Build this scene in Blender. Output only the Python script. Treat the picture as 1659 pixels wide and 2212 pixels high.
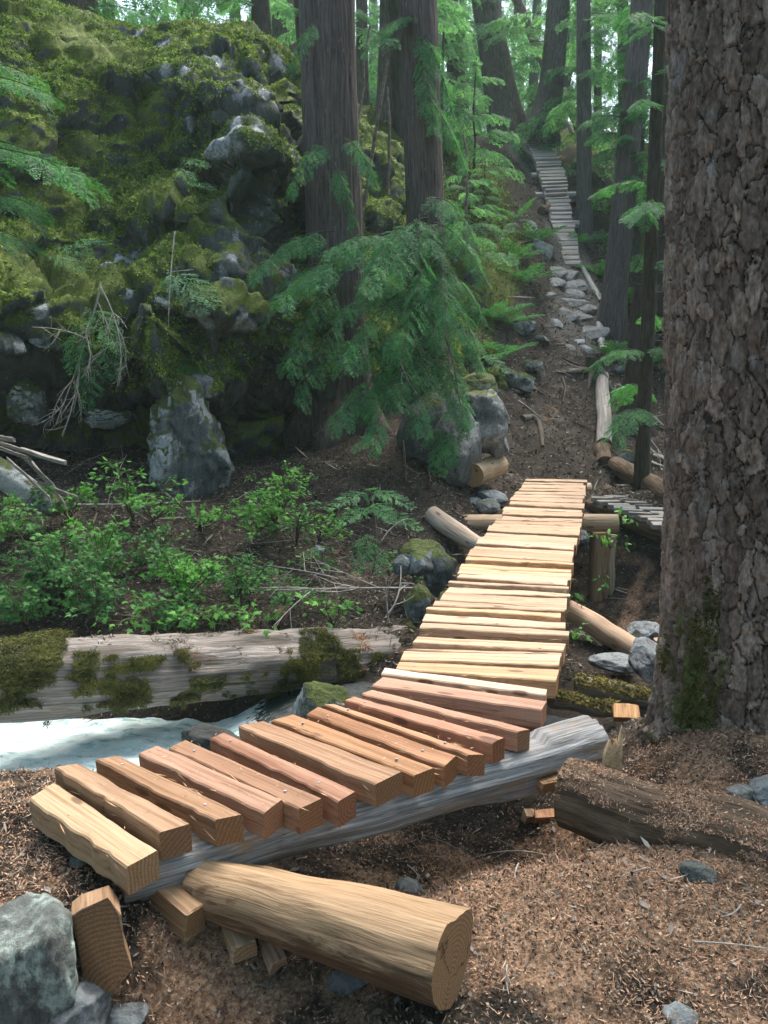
import bpy, bmesh, math, random
import numpy as np
from mathutils import Vector

random.seed(5)
R = np.random.default_rng(11)
for o in list(bpy.data.objects):
    bpy.data.objects.remove(o)
S = bpy.context.scene
COL = S.collection

# ------------------------------------------------------------------ camera
EYE = 1.6
PITCH = math.radians(11.0)
cd = bpy.data.cameras.new("camera")
cam = bpy.data.objects.new("camera", cd)
COL.objects.link(cam)
cam.location = (0, 0, EYE)
cam.rotation_euler = (math.pi / 2 - PITCH, 0, 0)
cd.sensor_fit = 'VERTICAL'
cd.sensor_height = 24.0
cd.lens = 24.0 * 2700.0 / 3333.0
cd.clip_start = 0.05
cd.clip_end = 800
S.camera = cam

# ------------------------------------------------------------------ sky and sun
SUN_EL, SUN_AZ = math.radians(62), math.radians(28)      # azimuth measured from +Y towards +X
w = bpy.data.worlds.new("World")
S.world = w
w.use_nodes = True
nt = w.node_tree
bg = nt.nodes["Background"]
sky = nt.nodes.new("ShaderNodeTexSky")
sky.sky_type = 'NISHITA'
sky.sun_disc = False
sky.sun_elevation = SUN_EL
sky.sun_rotation = SUN_AZ
sky.air_density = 1.0
sky.dust_density = 4.0
sky.ozone_density = 1.0
nt.links.new(sky.outputs[0], bg.inputs[0])
bg.inputs[1].default_value = 0.095
sd = bpy.data.lights.new("sun", 'SUN')
sun = bpy.data.objects.new("sun", sd)
COL.objects.link(sun)
sd.energy = 1.5
sd.angle = math.radians(42)
sd.color = (1.0, 0.95, 0.86)
dv = Vector((math.sin(SUN_AZ) * math.cos(SUN_EL), math.cos(SUN_AZ) * math.cos(SUN_EL), math.sin(SUN_EL)))
sun.rotation_euler = dv.to_track_quat('Z', 'Y').to_euler()
sun.location = (0, 0, 30)
S.view_settings.view_transform = 'Standard'
S.view_settings.look = 'None'
S.view_settings.gamma = 1
S.view_settings.use_curve_mapping = False
S.view_settings.exposure = 2.42
S.render.engine = 'CYCLES'
S.cycles.max_bounces = 6
S.cycles.diffuse_bounces = 3
S.cycles.glossy_bounces = 2
S.cycles.transmission_bounces = 3
S.cycles.transparent_max_bounces = 4
S.cycles.volume_bounces = 0
S.cycles.use_adaptive_sampling = True
S.cycles.adaptive_threshold = 0.02
S.cycles.use_denoising = True
S.cycles.caustics_reflective = False
S.cycles.caustics_refractive = False

# ------------------------------------------------------------------ numeric helpers
FW = np.array([0, math.cos(PITCH), -math.sin(PITCH)])
UP = np.array([0, math.sin(PITCH), math.cos(PITCH)])
def ray(px, py):
    return FW + np.array([1., 0, 0]) * ((px - 829.5) / 1791.) + UP * ((1106 - py) / 1791.)
def W(px, py, Y):
    """the place seen at (px, py) of the photograph if it stands Y metres ahead"""
    r = ray(px, py)
    return np.array([0, 0, EYE]) + r * (Y / r[1])
def WZ(px, py, z):
    r = ray(px, py)
    return np.array([0, 0, EYE]) + r * ((z - EYE) / r[2])

def _h(ix, iy, iz, seed):
    n = (ix.astype(np.int64) * 374761393 + iy.astype(np.int64) * 668265263 + iz.astype(np.int64) * 2147483647 + seed * 1274126177) & 0xFFFFFFFF
    n = ((n ^ (n >> 13)) * 1274126177) & 0xFFFFFFFF
    n = ((n ^ (n >> 16)) * 2246822519) & 0xFFFFFFFF
    return ((n ^ (n >> 15)) & 0xFFFFFF) / float(0xFFFFFF)
def noise(P, seed=0):
    P = np.asarray(P, float)
    i = np.floor(P).astype(np.int64); f = P - i
    u = f * f * f * (f * (f * 6 - 15) + 10)
    x, y, z = i[..., 0], i[..., 1], i[..., 2]
    def L(a, b, t): return a + (b - a) * t
    c = [_h(x + a, y + b, z + d, seed) for d in (0, 1) for b in (0, 1) for a in (0, 1)]
    ux, uy, uz = u[..., 0], u[..., 1], u[..., 2]
    return L(L(L(c[0], c[1], ux), L(c[2], c[3], ux), uy), L(L(c[4], c[5], ux), L(c[6], c[7], ux), uy), uz) * 2 - 1
def fbm(P, o=4, seed=0, gain=.5):
    P = np.asarray(P, float); a, s, t = 1., 0., 0.
    for k in range(o):
        s = s + a * noise(P * 2 ** k + 17.3 * k, seed + k); t += a; a *= gain
    return s / t
def worley(P, seed=0):
    P = np.asarray(P, float)
    i = np.floor(P).astype(np.int64)
    F1 = np.full(P.shape[0], 9.); F2 = F1.copy(); cid = np.zeros(P.shape[0]); cp = np.zeros_like(P)
    for a in (-1, 0, 1):
        for b in (-1, 0, 1):
            for c in (-1, 0, 1):
                j = i + np.array([a, b, c])
                q = np.stack([_h(j[:, 0], j[:, 1], j[:, 2], seed + k) for k in (1, 2, 3)], 1) + j
                d = np.linalg.norm(q - P, axis=1)
                m = d < F1
                F2 = np.where(m, F1, np.minimum(F2, d))
                cid = np.where(m, _h(j[:, 0], j[:, 1], j[:, 2], seed + 9), cid)
                cp[m] = q[m]
                F1 = np.where(m, d, F1)
    return F1, F2, cid, cp
def sst(x, a, b):
    t = np.clip((x - a) / (b - a), 0, 1)
    return t * t * (3 - 2 * t)
def nrm(v):
    v = np.asarray(v, float)
    return v / np.maximum(np.linalg.norm(v, axis=-1, keepdims=True), 1e-9)

# ------------------------------------------------------------------ object helpers
def mk(name, V, F, mat, parent=None, gc=None, mi=None, smooth=True, color=None, attrs=None, loc=None):
    """one mesh object; V in world space (moved to the parent's origin, or to loc)"""
    V = np.asarray(V, float)
    org = np.zeros(3)
    if parent is not None:
        org = np.array(parent['o_'])
    elif loc is not None:
        org = np.array(loc, float)
    me = bpy.data.meshes.new(name)
    Vl = V - org
    if isinstance(F, np.ndarray):
        n, k = F.shape
        me.vertices.add(len(Vl)); me.vertices.foreach_set("co", Vl.astype(np.float32).ravel())
        me.loops.add(n * k); me.loops.foreach_set("vertex_index", F.astype(np.int32).ravel())
        me.polygons.add(n); me.polygons.foreach_set("loop_start", (np.arange(n) * k).astype(np.int32))
        me.update(calc_edges=True)
    else:
        me.from_pydata(Vl.tolist(), [], F)
    if smooth:
        me.polygons.foreach_set("use_smooth", np.ones(len(me.polygons), dtype=bool))
    for m in (mat if isinstance(mat, (list, tuple)) else [mat]):
        me.materials.append(m)
    if mi is not None:
        me.polygons.foreach_set("material_index", np.asarray(mi, dtype=np.int32))
    if gc is not None:
        a = me.attributes.new("gc", 'FLOAT_VECTOR', 'POINT')
        a.data.foreach_set("vector", np.asarray(gc, np.float32).ravel())
    for k_, v_ in (attrs or {}).items():
        a = me.attributes.new(k_, 'FLOAT', 'POINT')
        a.data.foreach_set("value", np.asarray(v_, np.float32).ravel())
    me.update()
    o = bpy.data.objects.new(name, me)
    COL.objects.link(o)
    if parent is not None:
        o.parent = parent
    else:
        o.location = org
    o['o_'] = (0., 0., 0.) if parent is None and loc is None else tuple(org)
    if color is not None:
        o.color = (*color, 1)
    return o
def tag(o, label=None, cat=None, group=None, kind=None):
    if label: o['label'] = label
    if cat: o['category'] = cat
    if group: o['group'] = group
    if kind: o['kind'] = kind
    return o
def thing(name, loc, label, cat, group=None):
    o = bpy.data.objects.new(name, None)
    o.empty_display_size = .1
    COL.objects.link(o)
    o.location = tuple(float(c) for c in loc)
    o['o_'] = tuple(float(c) for c in loc)
    return tag(o, label, cat, group)

def frame(d):
    d = nrm(d)
    a = np.array([0, 0, 1.]) if abs(d[2]) < .9 else np.array([0, 1., 0])
    s = nrm(np.cross(a, d)); u = np.cross(d, s)
    return d, s, u
def tube(pts, rad, n=12, bump=0., bf=6., seed=0, caps=True, ridge=None, sq=None, endtilt=0.):
    """swept log or stem: returns V, F (quads + cap triangles), gc, material index (caps are 1)"""
    pts = np.asarray(pts, float); m = len(pts)
    rad = np.broadcast_to(np.asarray(rad, float), (m,)).copy()
    T = np.gradient(pts, axis=0); T = nrm(T)
    d0, s, u = frame(pts[-1] - pts[0])
    L = np.concatenate([[0], np.cumsum(np.linalg.norm(np.diff(pts, axis=0), axis=1))])
    th = np.arange(n) / n * 2 * math.pi
    V = np.zeros((m, n, 3)); G = np.zeros((m, n, 3))
    for i in range(m):
        si = nrm(s - T[i] * np.dot(s, T[i])); ui = np.cross(T[i], si)
        r = np.full(n, rad[i])
        if sq is not None:
            r = r * sq(th)
        c, sn = np.cos(th), np.sin(th)
        q = np.stack([np.full(n, L[i]), c * rad[i], sn * rad[i]], 1)
        if bump:
            r = r + bump * fbm(q * np.array([bf * .25, bf, bf]) + seed * 7.7, 3, seed)
        if ridge:
            r = r + ridge(q, th)
        V[i] = pts[i] + np.outer(c * r, si) + np.outer(sn * r, ui)
        G[i] = np.stack([np.full(n, L[i]), c * r, sn * r], 1)
    V = V.reshape(-1, 3); G = G.reshape(-1, 3)
    a = np.arange(m - 1)[:, None] * n + np.arange(n)[None]
    b = np.arange(m - 1)[:, None] * n + (np.arange(n)[None] + 1) % n
    F = np.stack([a, b, b + n, a + n], -1).reshape(-1, 4).tolist()
    mi = [0] * len(F)
    if caps:
        for e, base in ((0, 0), (1, (m - 1) * n)):
            ring = V[base:base + n].copy(); rg = G[base:base + n].copy()
            k0 = len(V)
            ctr = pts[0 if e == 0 else -1]
            V = np.concatenate([V, ring, ctr[None]]); G = np.concatenate([G, rg, np.array([[rg[0, 0], 0, 0]])])
            for j in range(n):
                t = (k0 + j, k0 + (j + 1) % n, k0 + n)
                F.append(t if e else t[::-1]); mi.append(1)
    return V, F, G, mi
def bez(p0, p1, p2, n):
    t = np.linspace(0, 1, n)[:, None]
    return (1 - t) ** 2 * np.array(p0) + 2 * t * (1 - t) * np.array(p1) + t * t * np.array(p2)
def line(p0, p1, n, wob=0., seed=0):
    t = np.linspace(0, 1, n)[:, None]
    P = np.array(p0) * (1 - t) + np.array(p1) * t
    if wob:
        P = P + wob * np.stack([fbm(np.concatenate([t * 3 + k * 9, t * 0 + seed, t * 0], 1), 2, seed) for k in range(3)], 1)
    return P
def leafquads(B, D, N, l, wd):
    D = nrm(D); Sd = nrm(np.cross(N, D)); l = np.asarray(l)[:, None]; wd = np.asarray(wd)[:, None]
    return np.stack([B, B + D * l * .45 + Sd * wd * .5, B + D * l, B + D * l * .45 - Sd * wd * .5], 1)
def quadmesh(Q):
    V = Q.reshape(-1, 3)
    return V, np.arange(len(V)).reshape(-1, 4)

# ------------------------------------------------------------------ node helpers
class NT:
    def __init__(s, name):
        s.m = bpy.data.materials.new(name); s.m.use_nodes = True
        s.t = s.m.node_tree; s.b = s.t.nodes["Principled BSDF"]; s.out = s.t.nodes["Material Output"]
    def n(s, typ, ins=None, **kw):
        d = s.t.nodes.new("ShaderNode" + typ)
        for k, v in kw.items(): setattr(d, k, v)
        for k, v in (ins or {}).items():
            if isinstance(v, bpy.types.NodeSocket): s.t.links.new(v, d.inputs[k])
            else: d.inputs[k].default_value = v
        return d
    def gc(s, scale):
        a = s.n("Attribute", attribute_name="gc")
        return s.n("VectorMath", {0: a.outputs["Vector"], 1: scale}, operation='MULTIPLY').outputs[0]
    def obj(s, scale=(1, 1, 1)):
        a = s.n("NewGeometry")
        return s.n("VectorMath", {0: a.outputs["Position"], 1: scale}, operation='MULTIPLY').outputs[0]
    def noise(s, vec, scale, detail=4, rough=.55, dist=0.):
        return s.n("TexNoise", {"Vector": vec, "Scale": scale, "Detail": detail, "Roughness": rough, "Distortion": dist}).outputs[0]
    def ramp(s, fac, stops):
        r = s.n("ValToRGB", {0: fac}); e = r.color_ramp.elements
        while len(e) < len(stops): e.new(.5)
        for k, (p, c) in enumerate(stops):
            e[k].position = p; e[k].color = (*c, 1) if len(c) == 3 else c
        return r.outputs[0]
    def rampf(s, fac, a, b, lo=0., hi=1.):
        return s.n("MapRange", {0: fac, 1: a, 2: b, 3: lo, 4: hi}, interpolation_type='SMOOTHSTEP').outputs[0]
    def mix(s, f, a, b, mode='MIX'):
        m = s.n("Mix", data_type='RGBA', blend_type=mode)
        for k, v in ((0, f), (6, a), (7, b)):
            if isinstance(v, bpy.types.NodeSocket): s.t.links.new(v, m.inputs[k])
            else: m.inputs[k].default_value = v if k == 0 else (*v, 1)[:4]
        return m.outputs[2]
    def math(s, op, a, b=0.):
        m = s.n("Math", operation=op)
        for k, v in ((0, a), (1, b)):
            if isinstance(v, bpy.types.NodeSocket): s.t.links.new(v, m.inputs[k])
            else: m.inputs[k].default_value = v
        return m.outputs[0]
    def done(s, col, rough=.8, bump=None, bstr=.4, bdist=.01, spec=.3):
        for k, v in (("Base Color", col), ("Roughness", rough)):
            if isinstance(v, bpy.types.NodeSocket): s.t.links.new(v, s.b.inputs[k])
            else: s.b.inputs[k].default_value = (*v, 1)[:4] if k == "Base Color" else v
        s.b.inputs["Specular IOR Level"].default_value = spec
        if bump is not None:
            bn = s.n("Bump", {"Strength": bstr, "Distance": bdist, "Height": bump})
            s.t.links.new(bn.outputs[0], s.b.inputs["Normal"])
        return s.m

# ------------------------------------------------------------------ materials
def m_wood(name, dark=.55, streak=(.6, 28, 28), rough=.62, tint=(1, 1, 1)):
    t = NT(name); oi = t.n("ObjectInfo")
    rnd = t.n("VectorMath", {0: t.gc((1, 1, 1)), 1: t.n("CombineXYZ", {0: oi.outputs["Random"], 1: oi.outputs["Random"]}).outputs[0]}, operation='ADD').outputs[0]
    v = t.n("VectorMath", {0: rnd, 1: streak}, operation='MULTIPLY').outputs[0]
    g = t.noise(v, 3.2, 6, .62, .4)
    g2 = t.noise(v, .55, 3, .5, 1.)
    c = t.mix(1., oi.outputs["Color"], t.ramp(g, [(.3, (dark, dark * .86, dark * .74)), (.52, (1, 1, 1)), (.75, (1.14, 1.16, 1.16))]), 'MULTIPLY')
    c = t.mix(1., c, t.ramp(g2, [(.3, (.72, .64, .58)), (.55, (1, 1, 1)), (.8, (1.12, 1.12, 1.1))]), 'MULTIPLY')
    big = t.noise(rnd, 9, 5, .7)
    vk = t.n('TexVoronoi', {'Vector': t.n('VectorMath', {0: rnd, 1: (3.2, 9., 9.)}, operation='MULTIPLY').outputs[0], 'Scale': 1.}).outputs['Distance']
    c = t.mix(t.rampf(vk, .10, .17, .8, 0.), c, (.10, .05, .03))
    ck = t.noise(t.n('VectorMath', {0: rnd, 1: (.9, 60., 60.)}, operation='MULTIPLY').outputs[0], 2.0, 3, .5)
    c = t.mix(t.rampf(ck, .66, .72, 0., .7), c, (.09, .05, .03))
    c = t.mix(t.rampf(big, .62, .74, 0, .35), c, (.16, .09, .05))
    return t.done(c, rough, g, .45, .006, .25)
def m_end(name, cracks=0.):
    t = NT(name); oi = t.n("ObjectInfo")
    v = t.gc((0, 1, 1))
    wv = t.n("VectorMath", {0: v, 1: (0, .02, .05)}, operation='ADD').outputs[0]
    ln = t.n("VectorMath", {0: wv}, operation='LENGTH').outputs["Value"]
    nz = t.noise(t.gc((1, 1, 1)), 14, 4)
    rg = t.math('SINE', t.math('ADD', t.math('MULTIPLY', ln, 420.), t.math('MULTIPLY', nz, 9.)))
    fz = t.noise(t.gc((60, 60, 60)), 4, 4, .75)
    c = t.mix(1., oi.outputs["Color"], t.ramp(t.rampf(rg, -1, 1), [(0, (.74, .62, .52)), (1, (.98, .9, .82))]), 'MULTIPLY')
    sp = t.n('SeparateXYZ', {0: wv}).outputs
    ang = t.math('ARCTAN2', sp[1], sp[2])
    crk = t.math('SINE', t.math('ADD', t.math('MULTIPLY', ang, 3.), t.math('MULTIPLY', nz, 5.)))
    c = t.mix(t.rampf(crk, .985, .998, 0., cracks), c, (.06, .035, .02))
    c = t.mix(1., c, t.ramp(fz, [(.3, (.55, .48, .42)), (.5, (.95, .93, .9)), (.7, (1.35, 1.3, 1.25))]), 'MULTIPLY')
    return t.done(c, .9, fz, .9, .006, .1)
def m_grey(name, moss=0., lo=(.10, .095, .09), hi=(.46, .46, .46), rough=.5, warm=None, fr=(.8, 24, 24)):
    t = NT(name)
    g = t.noise(t.gc(fr), 2.2, 8, .68, .7)
    g2 = t.noise(t.gc((.5, 9, 9)), 1.5, 4, .6, .8)
    c = t.ramp(g, [(.28, lo), (.47, tuple((a + b) * .45 for a, b in zip(lo, hi))), (.66, hi)])
    c = t.mix(1., c, t.ramp(g2, [(.3, (.62, .58, .54)), (.6, (1.05, 1.05, 1.06))]), 'MULTIPLY')
    if warm:
        c = t.mix(t.rampf(t.noise(t.gc((2, 6, 6)), 1.7, 5, .65), .56, .68, 0, .8), c, warm)
    mo = t.n("Attribute", attribute_name="mossy").outputs["Fac"]
    gm = t.noise(t.obj(), 30, 5, .7)
    c = t.mix(t.rampf(mo, .38, .5), c, t.ramp(gm, [(.3, (.022, .026, .01)), (.6, (.075, .085, .025))]))
    return t.done(c, rough, g, .9, .014, .35)
def m_bark(name, lo, hi, stretch=(1.6, 20, 20), green=0.25):
    t = NT(name)
    g = t.noise(t.gc(stretch), 2.4, 8, .66, .3)
    c = t.ramp(g, [(.3, lo), (.7, hi)])
    gn = t.noise(t.obj(), 1.6, 5, .6)
    c = t.mix(t.rampf(gn, .52, .7, 0, green), c, (.05, .075, .035))
    pl = t.noise(t.gc((3, 9, 9)), 2.2, 4, .6)
    c = t.mix(t.rampf(pl, .6, .75, 0, .45), c, tuple(min(.5, x * 2.) for x in hi))
    return t.done(c, .9, g, .9, .02, .15)
def m_plates():
    t = NT("plated_bark")
    a = t.n("Attribute", attribute_name="plate").outputs["Fac"]
    cid = t.n("Attribute", attribute_name="cell").outputs["Fac"]
    mo = t.n("Attribute", attribute_name="mossy").outputs["Fac"]
    f = t.noise(t.gc((9, 22, 22)), 2.5, 8, .7)
    p = t.ramp(f, [(.26, (.05, .04, .033)), (.47, (.15, .12, .10)), (.63, (.26, .222, .192)), (.77, (.46, .43, .40))])
    p = t.mix(1., p, t.ramp(cid, [(0, (.62, .58, .57)), (.5, (1, .95, .92)), (1, (1.45, 1.42, 1.42))]), 'MULTIPLY')
    li = t.noise(t.gc((3, 5, 5)), 1.3, 6, .7)
    p = t.mix(t.rampf(li, .55, .72, 0, .55), p, (.33, .33, .34))
    rd = t.noise(t.gc((4, 7, 7)), 1.9, 3, .6)
    p = t.mix(t.rampf(rd, .6, .74, 0, .5), p, (.13, .065, .045))
    c = t.mix(t.rampf(a, .0, .22), (.033, .024, .02), p)
    gm = t.noise(t.obj(), 26, 5, .7)
    mc = t.ramp(gm, [(.3, (.03, .035, .012)), (.6, (.085, .10, .03)), (.8, (.15, .16, .055))])
    c = t.mix(t.rampf(t.math('ADD', mo, t.math('MULTIPLY', t.math('SUBTRACT', gm, .5), 1.2)), .4, .7), c, mc)
    return t.done(c, .82, t.math('ADD', f, t.math('MULTIPLY', gm, .4)), .75, .012, .25)
def m_rock(name, base=(.17, .19, .20), pale=(.42, .46, .48), dark=(.045, .048, .05), moss=.3, mossc=((.018, .026, .008), (.055, .075, .018), (.10, .13, .03)), strk=(3, 3, 1), lich=.53, bare=False):
    t = NT(name)
    P = t.obj()
    g = t.noise(t.obj(strk), 2.4, 10, .68, .4)
    c = t.ramp(g, [(.3, dark), (.48, base), (.62, tuple(x * 1.25 for x in base)), (.8, pale)])
    l = t.noise(P, 1.9, 8, .72, .3)
    c = t.mix(t.rampf(l, lich, lich + .1, 0, .85), c, pale)
    fine = t.noise(P, 34, 6, .7)
    c = t.mix(1., c, t.ramp(fine, [(.3, (.62, .62, .62)), (.65, (1.12, 1.12, 1.12))]), 'MULTIPLY')
    if moss is not None:
        nz = t.n("SeparateXYZ", {0: t.n("NewGeometry").outputs["Normal"]}).outputs[2]
        mk_ = t.math('ADD', nz, t.math('MULTIPLY', t.math('SUBTRACT', t.noise(P, 1.3, 7, .66), .5), 3.0))
        mn = t.noise(P, 42, 4, .7)
        mcol = t.ramp(t.math('ADD', t.math('MULTIPLY', mn, .55), t.math('MULTIPLY', t.noise(P, 2.1, 4, .6), .45)), [(.33, mossc[0]), (.52, mossc[1]), (.68, mossc[2])])
        if bare:
            ba = t.n("Attribute", attribute_name="bare").outputs["Fac"]
            mk_ = t.math('SUBTRACT', mk_, t.math('MULTIPLY', ba, 3.))
            c = t.mix(t.rampf(t.math('ADD', ba, t.math('MULTIPLY', t.math('SUBTRACT', l, .5), 1.6)), .35, .7), c, t.mix(1., tuple(x * .85 for x in pale), t.ramp(fine, [(.32, (.3, .31, .32)), (.62, (1.1, 1.1, 1.1))]), 'MULTIPLY'))
        c = t.mix(t.rampf(mk_, moss, moss + .22), c, mcol)
        hb = t.math('ADD', g, t.math('MULTIPLY', mn, .5))
    else:
        hb = t.math('ADD', g, t.math('MULTIPLY', fine, .3))
    return t.done(c, .85, hb, .8, .04, .3)
def m_soil():
    t = NT("forest_soil")
    P = t.obj()
    saw = t.n("Attribute", attribute_name="saw").outputs["Fac"]
    mo = t.n("Attribute", attribute_name="mossy").outputs["Fac"]
    n1 = t.noise(P, 3.3, 8, .7); n2 = t.noise(P, 48, 7, .8); n3 = t.noise(P, 1.1, 5, .6)
    duff = t.ramp(n2, [(.3, (.014, .012, .0105)), (.5, (.042, .035, .030)), (.66, (.11, .094, .08)), (.8, (.25, .22, .195))])
    duff = t.mix(1., duff, t.ramp(n1, [(.35, (.55, .55, .55)), (.65, (1.3, 1.25, 1.2))]), 'MULTIPLY')
    sw = t.ramp(n2, [(.34, (.06, .038, .026)), (.48, (.27, .165, .105)), (.60, (.50, .345, .23))])
    c = t.mix(t.rampf(t.math('ADD', saw, t.math('MULTIPLY', t.math('SUBTRACT', t.noise(P, 2.2, 5, .6), .5), 2.6)), .30, .75), duff, sw)
    du = t.n('Attribute', attribute_name='dust').outputs['Fac']
    c = t.mix(t.rampf(t.math('ADD', du, t.math('MULTIPLY', t.math('SUBTRACT', n1, .5), 1.3)), .3, .8, 0, .85), c, t.ramp(n2, [(.3, (.07, .062, .055)), (.55, (.16, .145, .13)), (.7, (.27, .255, .235))]))
    mc = t.ramp(n2, [(.3, (.02, .027, .008)), (.52, (.07, .09, .02)), (.7, (.14, .17, .04))])
    c = t.mix(t.rampf(t.math('ADD', mo, t.math('MULTIPLY', t.math('SUBTRACT', n3, .5), 1.4)), .42, .62), c, mc)
    return t.done(c, .95, t.math('ADD', n2, t.math('MULTIPLY', n1, 1.2)), .8, .03, .1)
def m_leaf(name, cols, trans=.35, rough=.55):
    t = NT(name)
    g = t.n("NewGeometry"); oi = t.n("ObjectInfo")
    r = t.math('FRACT', t.math('ADD', g.outputs["Random Per Island"], oi.outputs["Random"]))
    big = t.noise(t.obj(), 5.0, 4, .65)
    c = t.ramp(r, [(i / (len(cols) - 1), k) for i, k in enumerate(cols)])
    c = t.mix(1., c, t.ramp(big, [(.34, (.5, .55, .62)), (.5, (1, 1, 1)), (.66, (1.5, 1.4, 1.2))]), 'MULTIPLY')
    t.t.links.new(c, t.b.inputs["Base Color"])
    t.b.inputs["Roughness"].default_value = rough
    t.b.inputs["Specular IOR Level"].default_value = .15
    tr = t.n("BsdfTranslucent", {0: t.mix(1., c, (1.3, 1.45, .8), 'MULTIPLY')})
    mx = t.n("MixShader", {0: trans, 1: t.b.outputs[0], 2: tr.outputs[0]})
    t.t.links.new(mx.outputs[0], t.out.inputs[0])
    return t.m
def m_chips(name, cols, rough=.85):
    t = NT(name)
    r = t.n("NewGeometry").outputs["Random Per Island"]
    c = t.ramp(r, [(i / (len(cols) - 1), k) for i, k in enumerate(cols)])
    return t.done(c, rough, spec=.15)
def m_plain(name, c0, c1, sc=12, rough=.85):
    t = NT(name)
    g = t.noise(t.obj(), sc, 6, .65)
    return t.done(t.ramp(g, [(.32, c0), (.68, c1)]), rough, g, .5, .01, .2)
def m_water():
    t = NT("stream_water")
    fo = t.n("Attribute", attribute_name="foam").outputs["Fac"]
    n1 = t.noise(t.obj((2.2, 4, 4)), 5, 9, .75, 1.6)
    n2 = t.noise(t.obj((1, 2.2, 2.2)), 4.5, 8, .7, 1.2)
    f = t.rampf(t.math('ADD', fo, t.math('MULTIPLY', t.math('SUBTRACT', n1, .5), 1.3)), .42, .62)
    fc = t.ramp(n2, [(.34, (.22, .38, .42)), (.46, (.68, .86, .87)), (.58, (.90, .97, .96))])
    c = t.mix(f, (.012, .022, .024), fc)
    rg = t.n("MapRange", {0: f, 3: .06, 4: .75}).outputs[0]
    return t.done(c, rg, t.math('ADD', n1, t.math('MULTIPLY', n2, .4)), .5, .05, .5)

M = {}
M['wood'] = m_wood("split_cedar")
M['end'] = m_end("sawn_end")
M['logend'] = m_end("log_end", .75)
M['logwood'] = m_wood("peeled_log", .45, (.8, 20, 20))
def m_cut():
    t = NT("hewn_log")
    oi = t.n("ObjectInfo")
    g = t.noise(t.gc((.9, 30, 30)), 2.2, 8, .68, .5)
    g2 = t.noise(t.gc((1.6, 7, 7)), 1.9, 6, .68, .8)
    c = t.mix(1., oi.outputs["Color"], t.ramp(g, [(.3, (.42, .34, .27)), (.5, (1, .96, .9)), (.7, (1.3, 1.3, 1.25))]), 'MULTIPLY')
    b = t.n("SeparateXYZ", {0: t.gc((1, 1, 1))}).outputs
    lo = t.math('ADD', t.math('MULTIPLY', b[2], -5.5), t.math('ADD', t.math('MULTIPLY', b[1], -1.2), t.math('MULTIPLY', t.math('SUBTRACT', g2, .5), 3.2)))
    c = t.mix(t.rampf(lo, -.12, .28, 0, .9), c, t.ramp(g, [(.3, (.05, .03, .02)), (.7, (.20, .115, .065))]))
    return t.done(c, .7, g, .8, .01, .2)
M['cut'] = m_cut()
M['grey'] = m_grey("weathered_log", warm=(.34, .22, .12), lo=(.08, .08, .082), hi=(.56, .57, .58), fr=(.9, 46, 46))
M['greyplank'] = m_grey("weathered_plank", lo=(.13, .115, .10), hi=(.41, .39, .365), rough=.7)
M['oldlog'] = m_grey("old_fallen_log", lo=(.07, .055, .044), hi=(.37, .34, .315), rough=.75, warm=(.20, .115, .065), fr=(.9, 34, 34))
M['rotlog'] = m_bark("rotten_log", (.035, .025, .018), (.19, .135, .095), (1.5, 16, 16), .1)
M['cedar'] = m_bark("cedar_bark", (.045, .036, .033), (.185, .155, .145))
M['fir'] = m_bark("far_bark", (.05, .04, .034), (.17, .145, .128), (2.5, 12, 12), .35)
M['dark'] = m_bark("dark_bark", (.025, .02, .017), (.10, .08, .068), (2.5, 14, 14), .2)
M['plates'] = m_plates()
M['cliff'] = m_rock("cliff_rock", bare=True, base=(.075, .085, .08), pale=(.40, .44, .46), dark=(.02, .022, .02), moss=-.12, lich=.60, mossc=((.022, .034, .009), (.085, .115, .02), (.17, .22, .038)))
M['rock'] = m_rock("grey_rock", moss=None)
M['rockmoss'] = m_rock("mossy_rock", base=(.10, .115, .12), pale=(.42, .46, .48), moss=.30, strk=(6, 6, 1.8), lich=.465)
M['bluerock'] = m_rock("blue_slab_rock", base=(.15, .165, .175), pale=(.38, .41, .43), dark=(.045, .05, .05), moss=.95, strk=(7, 7, 1.4), lich=.56)
M['wetrock'] = m_rock('wet_rock', base=(.035, .04, .04), pale=(.12, .14, .14), dark=(.01, .01, .01), moss=None, lich=.66)
M['slate'] = m_rock("trail_slate", base=(.19, .195, .19), pale=(.40, .42, .42), dark=(.08, .075, .07), moss=None)
M['lichrock'] = m_rock("lichen_rock", base=(.10, .11, .105), pale=(.36, .45, .42), dark=(.03, .032, .03), moss=None, lich=.50)
M['soil'] = m_soil()
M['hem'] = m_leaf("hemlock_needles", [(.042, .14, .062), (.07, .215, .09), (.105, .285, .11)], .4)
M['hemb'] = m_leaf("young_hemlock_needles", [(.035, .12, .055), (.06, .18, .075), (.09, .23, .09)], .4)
M['far'] = m_leaf("far_needles", [(.07, .165, .10), (.105, .24, .135), (.15, .32, .165)], .6)  # paler and bluer than near needles: distance haze and light put into the colour
M['maple'] = m_leaf("maple_leaf", [(.055, .19, .04), (.09, .26, .055), (.13, .33, .075)], .4, .5)
M['shrub'] = m_leaf("shrub_leaf", [(.035, .12, .04), (.055, .17, .055), (.09, .23, .065)], .35)
M['moss'] = m_leaf("moss_fronds", [(.030, .055, .014), (.08, .14, .027), (.14, .225, .042), (.21, .31, .058), (.075, .085, .024)], .25, .8)
M['logmoss'] = m_leaf("log_moss", [(.035, .04, .012), (.075, .088, .022), (.12, .13, .034), (.10, .08, .035)], .2, .8)
M['chip'] = m_chips("wood_chips", [(.07, .045, .034), (.21, .12, .078), (.36, .21, .135), (.50, .32, .21), (.12, .075, .054), (.60, .45, .33), (.40, .215, .135)])
M['splint'] = m_chips("splinter_wood", [(.36, .22, .12), (.50, .35, .21), (.42, .26, .15), (.58, .45, .30)])
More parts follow.
